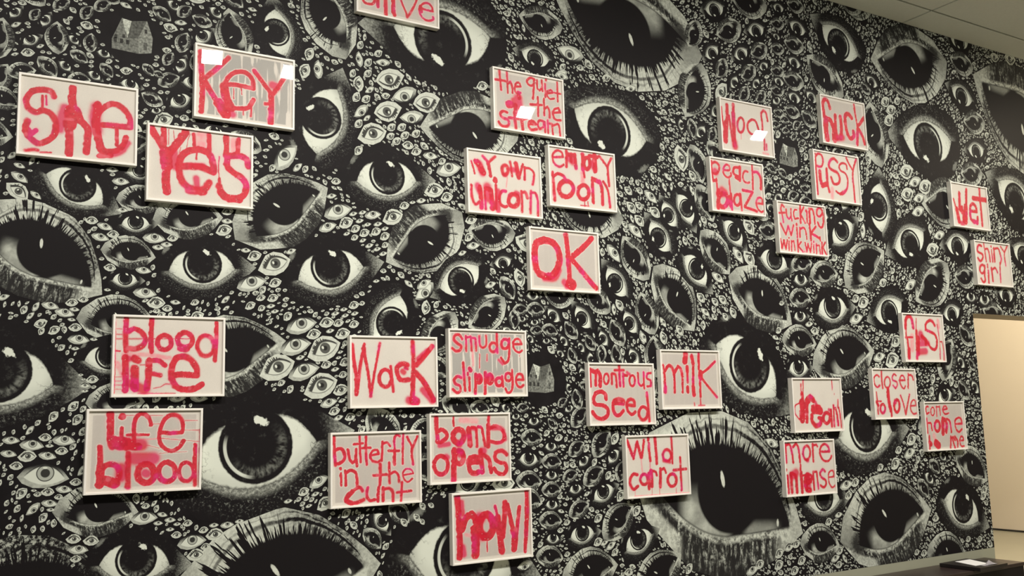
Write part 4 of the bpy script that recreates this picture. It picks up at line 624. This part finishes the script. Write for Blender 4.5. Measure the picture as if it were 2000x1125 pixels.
# ------------------------------------------------------------------ framed paintings
FW, FH = 0.492, 0.3659
LIP = 0.010; DEP = 0.036; GAP = 0.0025; REC = 0.010
def frame_mesh():
    """white box frame: outer shell, narrow front lip, deep inner sides; front face at y = 0"""
    w, h = FW / 2, FH / 2
    rings = [(w, h, DEP), (w, h, 0.0012), (w - .0012, h - .0012, 0), (w - LIP + .001, h - LIP + .001, 0), (w - LIP, h - LIP, .001), (w - LIP, h - LIP, REC + .006), (w - LIP, h - LIP, DEP)]
    v = []; f = []
    for a_, b_, y in rings: v += [(-a_, y, -b_), (a_, y, -b_), (a_, y, b_), (-a_, y, b_)]
    n = len(rings)
    for r in range(n):
        for i in range(4):
            j = (i + 1) % 4; r2 = (r + 1) % n
            f.append((r * 4 + i, r * 4 + j, r2 * 4 + j, r2 * 4 + i))
    me = bpy.data.meshes.new('frame'); me.from_pydata(v, [], f); me.update()
    import bmesh
    bm = bmesh.new(); bm.from_mesh(me); bmesh.ops.recalc_face_normals(bm, faces=bm.faces); bm.to_mesh(me); bm.free()
    me.materials.append(M['frame']); return me
FRAME_ME = frame_mesh()
gv = [(-FW/2+LIP, .003, -FH/2+LIP), (FW/2-LIP, .003, -FH/2+LIP), (FW/2-LIP, .003, FH/2-LIP), (-FW/2+LIP, .003, FH/2-LIP)]
GLASS_ME = bpy.data.meshes.new('glass_pane'); GLASS_ME.from_pydata(gv, [], [(0, 1, 2, 3)]); GLASS_ME.materials.append(M['glass'])
bv_, bf_ = box_data(-FW/2+LIP, FW/2-LIP, REC + .003, DEP - .002, -FH/2+LIP, FH/2-LIP)
BACK_ME = bpy.data.meshes.new('backing_board'); BACK_ME.from_pydata(bv_, [], bf_); BACK_ME.materials.append(M['frame'])

def lin(c): 
    c = np.array(c, float) / 255.0
    return np.where(c <= .04045, c / 12.92, ((c + .055) / 1.055) ** 2.4)
def vnoise(x, y, sc, r):
    """smooth value noise over metres"""
    X_ = x / sc + 50.0; Y_ = y / sc + 50.0
    t_ = r.rand(128, 128)
    i = np.floor(X_).astype(int); j = np.floor(Y_).astype(int); u = X_ - i; w = Y_ - j
    u = u * u * (3 - 2 * u); w = w * w * (3 - 2 * w)
    g = lambda a, b: t_[a % 128, b % 128]
    return (g(i, j) * (1 - u) + g(i + 1, j) * u) * (1 - w) + (g(i, j + 1) * (1 - u) + g(i + 1, j + 1) * u) * w
def sstep(a, b, x):
    t_ = np.clip((x - a) / (b - a), 0, 1); return t_ * t_ * (3 - 2 * t_)
CAMM = np.array(cam.matrix_world.inverted())
def project(p):
    q = CAMM @ np.array([*p, 1.0]); return np.array([q[0], q[1]]) / -q[2] * 1875.3

RED = lin((209, 24, 50)); RED2 = lin((184, 12, 38)); MAG = lin((220, 28, 124)); PINK = lin((238, 120, 138))
WHITE = lin((219, 214, 204)); WASH = lin((197, 191, 183)); WASH2 = lin((170, 168, 162))

def smooth_line(P):
    """Catmull-Rom through the points, sharp corners kept"""
    n = len(P); closed = np.hypot(*(P[0] - P[-1])) < .002
    T = np.zeros_like(P)
    for i in range(n):
        a = P[i - 1] if i else (P[-2] if closed else None)
        b = P[i + 1] if i < n - 1 else (P[1] if closed else None)
        if a is None or b is None: continue
        u = P[i] - a; w = b - P[i]
        c = (u @ w) / max(np.hypot(*u) * np.hypot(*w), 1e-9)
        if c > .15: T[i] = (b - a) / 2
    out = []
    for i in range(n - 1):
        L = np.hypot(*(P[i + 1] - P[i])); m = 4 if L > .006 else 2
        for t in np.arange(m) / m:
            t2, t3 = t * t, t * t * t
            m0 = T[i] if T[i].any() else (P[i + 1] - P[i]) ; m1 = T[i + 1] if T[i + 1].any() else (P[i + 1] - P[i])
            k0 = min(1, 1.2 * L / max(np.hypot(*m0), 1e-9)); k1 = min(1, 1.2 * L / max(np.hypot(*m1), 1e-9))
            out.append((2*t3-3*t2+1) * P[i] + (t3-2*t2+t) * m0 * k0 + (-2*t3+3*t2) * P[i+1] + (t3-t2) * m1 * k1)
    out.append(P[-1]); return np.array(out)

def paint(me_name, strokes, gray, nx, ny, seed):
    r = np.random.RandomState(seed)
    w = FW / 2 - LIP; h = FH / 2 - LIP
    gx1 = np.linspace(-w, w, nx); gy1 = np.linspace(-h, h, ny)
    gxm, gym = np.meshgrid(gx1, gy1)
    x = gxm.ravel(); y = gym.ravel()
    n_fine = vnoise(x, y, .004, r); n_mid = vnoise(x, y, .013, r); n_big = vnoise(x, y, .06, r)
    wx = x + (n_mid - .5) * .003; wy = y + (n_fine - .5) * .0016
    D = np.full(x.shape, 1.0); al = np.zeros(x.shape); pk = np.zeros(x.shape)
    drip = np.zeros(x.shape)
    for st in strokes.split(';'):
        q = st.split(); kind = 'i'
        if q[0][0] in 'mp': kind = q[0][0]; q[0] = q[0][1:]
        wd = int(q[0]) / 1000.0; pts = np.array(list(map(float, q[1:]))).reshape(-1, 2) / 1000.0
        if len(pts) > 2: pts = smooth_line(pts)
        hw = wd / 2 * (1.10 if kind == 'i' else 1.0) + (.0004 if kind == 'i' and wd > .004 else 0)
        d = np.full(x.shape, 9.0)
        lo = pts.min(0) - wd * 1.6 - .02; hi = pts.max(0) + wd * 1.6 + .02
        sel = np.nonzero((wx > lo[0]) & (wx < hi[0]) & (wy > lo[1]) & (wy < hi[1]))[0]
        if not len(sel): continue
        sx, sy = wx[sel], wy[sel]; dd = np.full(sel.shape, 9.0)
        for k in range(len(pts) - 1):
            a_, b_ = pts[k], pts[k + 1]; ab = b_ - a_; L = max(ab @ ab, 1e-12)
            t_ = np.clip(((sx - a_[0]) * ab[0] + (sy - a_[1]) * ab[1]) / L, 0, 1)
            dd = np.minimum(dd, np.hypot(sx - a_[0] - t_ * ab[0], sy - a_[1] - t_ * ab[1]))
        d[sel] = dd
        if kind == 'i':
            D = np.minimum(D, d - hw * (1 + .22 * (n_mid - .5)) + min(.0012, hw * .4) * n_fine)
        elif kind == 'm':
            al = np.maximum(al, np.exp(-(np.maximum(d - hw * .7, 0) / (hw * .5 + .002)) ** 2))
        else:
            pk = np.maximum(pk, np.exp(-(np.maximum(d - hw * .5, 0) / (hw * .6 + .001)) ** 2))
    soft = sstep(.5, .85, vnoise(x, y, .075, r)) * .0075
    ink = 1 - np.clip((D + .0008 + soft * .35) / (.0022 + soft), 0, 1)
    ink = ink * ink * (3 - 2 * ink)
    bleed = np.exp(-np.maximum(D, 0) / .0045) * .8 * np.clip(.1 + 1.6 * (n_big - .3), 0, 1)
    base = np.empty((len(x), 3)); base[:] = WHITE
    if gray:
        wash = WASH if gray == 1 else WASH2
        g = sstep(.003, .006, D) * (1 - np.clip(al + pk, 0, 1))
        mg = .016 if gray == 1 else .012
        g *= sstep(0, .003, w - mg - np.abs(x)) * sstep(0, .003, h - mg - np.abs(y))
        strk = vnoise(x, y * .05, .009 if gray == 2 else .012, r)
        if gray == 2: g *= sstep(.38, .44, strk + .25 * n_big)
        else: g *= .90 + .10 * sstep(.3, .6, strk)
        base += (wash - base) * g[:, None]
    base *= (1 - .05 * n_big)[:, None]
    base += (PINK - base) * (np.clip(bleed, 0, 1) * .6)[:, None]
    base += (PINK - base) * np.clip(pk * .62 * (.7 + .5 * n_mid), 0, 1)[:, None]
    mcol = MAG * .55 + RED * .45
    mcol = mcol + (RED - mcol) * n_big[:, None]
    base += (mcol - base) * np.clip(al * .90, 0, 1)[:, None]
    mg_ = np.clip(sstep(.62, .9, n_big) * .7 + sstep(-.0045, 0, D) * .12, 0, 1)
    icol = RED + (MAG - RED) * mg_[:, None]
    icol += (RED2 - icol) * (sstep(.45, .8, n_mid) * .55)[:, None]
    pale = sstep(.80, .95, vnoise(x, y, .03, r))
    icol += (PINK - icol) * (pale * .45)[:, None]
    base += (icol - base) * (ink * (.93 + .07 * n_fine))[:, None]
    spark = (vnoise(x, y, .0028, r) > .965) & (ink > .9)
    base[spark] = WHITE
    v = np.stack([x, np.full(x.shape, REC), y], 1)
    idx = np.arange(nx * ny).reshape(ny, nx)
    fa = np.stack([idx[:-1, :-1], idx[:-1, 1:], idx[1:, 1:], idx[1:, :-1]], -1).reshape(-1, 4)
    me = bpy.data.meshes.new(me_name)
    me.vertices.add(len(v)); me.vertices.foreach_set('co', v.astype(np.float32).ravel())
    me.loops.add(fa.size); me.loops.foreach_set('vertex_index', fa.astype(np.int32).ravel())
    me.polygons.add(len(fa)); me.polygons.foreach_set('loop_start', np.arange(0, fa.size, 4, dtype=np.int32))
    me.update(calc_edges=True)
    at = me.attributes.new('paint', 'FLOAT_COLOR', 'POINT')
    at.data.foreach_set('color', np.concatenate([base, np.ones((len(x), 1))], 1).astype(np.float32).ravel())
    me.materials.append(M['paper'])
    return me

LABELS = {
 'she': "white framed painting reading She in thick crimson letters, furthest left",
 'key': "white framed painting reading KeY in red with grey wash, two glare spots on its glass",
 'yes': "white framed painting reading Yes with red drips running to its top edge",
 'alive': "white framed painting reading alive, cut off by the top of the photo",
 'quiet': "white framed painting reading the quiet of the stream in small red letters",
 'unicorn': "white framed painting reading my own unicorn in blurred red letters on white",
 'empty': "white framed painting reading empty room in blurred red letters on white",
 'ok': "white framed painting reading OK in thick red letters on grey wash",
 'woof': "white framed painting reading Woof with a white glare across its glass",
 'fuck': "white framed painting of a four letter word ending in uck, upper right",
 'pussy': "white framed painting reading pussy in thin looping crimson letters",
 'peach': "white framed painting reading peach blaze in red on grey wash",
 'wink': "white framed painting with three lines of small red letters ending wink, wink",
 'wet': "white framed painting reading Wet in crimson, highest one near the right edge",
 'shiny': "white framed painting reading shiny girl in thin red letters, furthest right",
 'bloodlife': "white framed painting reading blood life in red with thin sideways drips",
 'lifeblood': "white framed painting reading life blood in smeared red on grey, lowest at left",
 'wack': "white framed painting reading WacK in red with magenta blurs",
 'smudge': "white framed painting reading smudge slippage in red on streaked grey wash",
 'montrous': "white framed painting reading montrous Seed in red on grey wash",
 'milk': "white framed painting reading milk in red on pale grey wash",
 'bomb': "white framed painting reading bomb opens in blurred red on grey wash",
 'butterfly': "white framed painting with three lines of red letters beginning butterfly in the",
 'howl': "white framed painting reading howl in very thick smeared red strokes",
 'wild': "white framed painting reading Wild carrot in red with thin pale drips",
 'dream': "white framed painting reading dream in heavy red at the bottom of its paper",
 'flesh': "white framed painting reading flesh in smeared dull red letters",
 'closer': "white framed painting reading closer to love in thin dull red letters",
 'come': "white framed painting reading come home to me, nearest the doorway",
 'more': "white framed painting reading more intense in crimson letters",
}
for k, (name, (x, z, th, gray, strokes)) in enumerate(FRAMES.items()):
    root = empty('framed_painting', (x, -(DEP + GAP), z))
    root.rotation_euler = (0, -th, 0)
    tag(root, LABELS[name], 'painting', 'white framed word paintings on the eye wallpaper')
    fr_ = bpy.data.objects.new('frame', FRAME_ME); C.objects.link(fr_); fr_.parent = root
    bk = bpy.data.objects.new('backing_board', BACK_ME); C.objects.link(bk); bk.parent = root
    gp = bpy.data.objects.new('glass_pane', GLASS_ME); C.objects.link(gp); gp.parent = root
    a_ = project((x - FW/2, -.04, z)); b_ = project((x + FW/2, -.04, z)); c_ = project((x, -.04, z - FH/2)); d_ = project((x, -.04, z + FH/2))
    nx = int(np.hypot(*(b_ - a_)) * 1.0) + 8; ny = int(np.hypot(*(d_ - c_)) * 1.0) + 8
    pm = paint('painted_paper', strokes, gray, nx, ny, 100 + k)
    po = bpy.data.objects.new('painted_paper', pm); C.objects.link(po); po.parent = root

# ------------------------------------------------------------------ flood lamps on the ceiling
def flood_lamp(i, x, y, z, ax, az, watts):
    root = empty('flood_lamp', (x, y, z))
    names = ['added as first', 'second', 'third', 'added as fourth', 'fifth', 'added as sixth', 'seventh']
    tag(root, 'black square track flood lamp, %s from the left of the ceiling row' % names[i], 'lamp', 'ceiling flood lamps lighting the wall')
    d = Vector((ax, 0, az)) - Vector((x, y, z)); q = d.to_track_quat('-Z', 'Y')
    v, f = box_data(-.085, .085, -.07, .07, .004, .075)
    f = [f_ for k_, f_ in enumerate(f)]
    hd = mesh_obj('housing', v, f, M['fixture'], root); hd.rotation_euler = q.to_euler()
    bv = hd.modifiers.new('bevel', 'BEVEL'); bv.width = .006; bv.segments = 2
    top = CEIL - z
    v, f = box_data(-.012, .012, -.012, .012, .02, top); mesh_obj('stem', v, f, M['fixture'], root)
    v, f = box_data(-.05, .05, -.03, .03, top - .015, top); mesh_obj('canopy', v, f, M['fixture'], root)
    area_light('flood_light', (x, y, z), (ax, 0, az), .15, .12, watts, WARM, 2.1)
for i, q in enumerate(FLOODS): flood_lamp(i, *q)

# ------------------------------------------------------------------ bench with board and papers
root = empty('low_bench', (5.6, -.175, 0))
tag(root, 'low dark brown bench with black front standing against the wall below the paintings', 'bench')
bx0, bx1 = 4.2, 6.985
def local_bevel(name, x0, x1, y0, y1, z0, z1, mat, w=.003):
    o = bevel_box(name, x0 - 5.6, x1 - 5.6, y0 + .175, y1 + .175, z0, z1, mat, root, w); return o
local_bevel('bench_top', bx0, bx1, -.325, -.01, .360, .385, M['bench'])
local_bevel('front_panel', bx0 + .01, bx1 - .004, -.320, -.300, .0, .361, M['bench_dark'])
local_bevel('end_panel', bx1 - .03, bx1 - .004, -.299, -.02, .0, .361, M['bench_dark'])
local_bevel('end_panel', bx0 + .01, bx0 + .035, -.299, -.02, .0, .361, M['bench_dark'])

def prism(name, pts, z0, z1, mat, parent=None, w=.002):
    c = np.mean(pts, 0)
    v = [(p[0] - c[0], p[1] - c[1], 0) for p in pts] + [(p[0] - c[0], p[1] - c[1], z1 - z0) for p in pts]
    n = len(pts); f = [tuple(range(n))[::-1], tuple(range(n, 2 * n))] + [(i, (i + 1) % n, n + (i + 1) % n, n + i) for i in range(n)]
    o = mesh_obj(name, v, f, mat, parent); o.location = (c[0], c[1], z0)
    if w: bv = o.modifiers.new('bevel', 'BEVEL'); bv.width = w; bv.segments = 2
    return o
sl = [(6.359, -.38), (6.700, -.372), (6.690, -.055), (6.350, -.07)]
slab = prism('black_board', sl, .3855, .4105, M['slab'])
tag(slab, 'thick black board lying on the right part of the low bench', 'board')
sh = prism('paper_sheet', [(6.42, -.305), (6.575, -.31), (6.66, -.105), (6.49, -.10)], .4108, .4118, M['sheet'], w=0)
tag(sh, 'flat white paper sheet lying on the black board', 'paper')
# creased sheet: a folded strip with a raised flap
n = 9; v = []; f = []
for i in range(n):
    t_ = i / (n - 1)
    yy = -.345 + .03 * t_
    for j, (xx, lift) in enumerate(((0, 0), (.045, .0), (.075, .003 + .030 * math.sin(t_ * PI)), (.13, .002 + .012 * t_), (.165, .001))):
        v.append((xx, yy + .345 - .015 + .004 * math.sin(j * 2.0), lift + .0005))
    for j in range(4):
        if i: f.append(((i - 1) * 5 + j, (i - 1) * 5 + j + 1, i * 5 + j + 1, i * 5 + j))
cs = mesh_obj('creased_paper', v, f, M['sheet_grey'], smooth=False); cs.location = (6.455, -.335, .4112)
sd = cs.modifiers.new('thickness', 'SOLIDIFY'); sd.thickness = .0006
tag(cs, 'creased grey paper with a raised flap in front of the white sheet', 'paper')
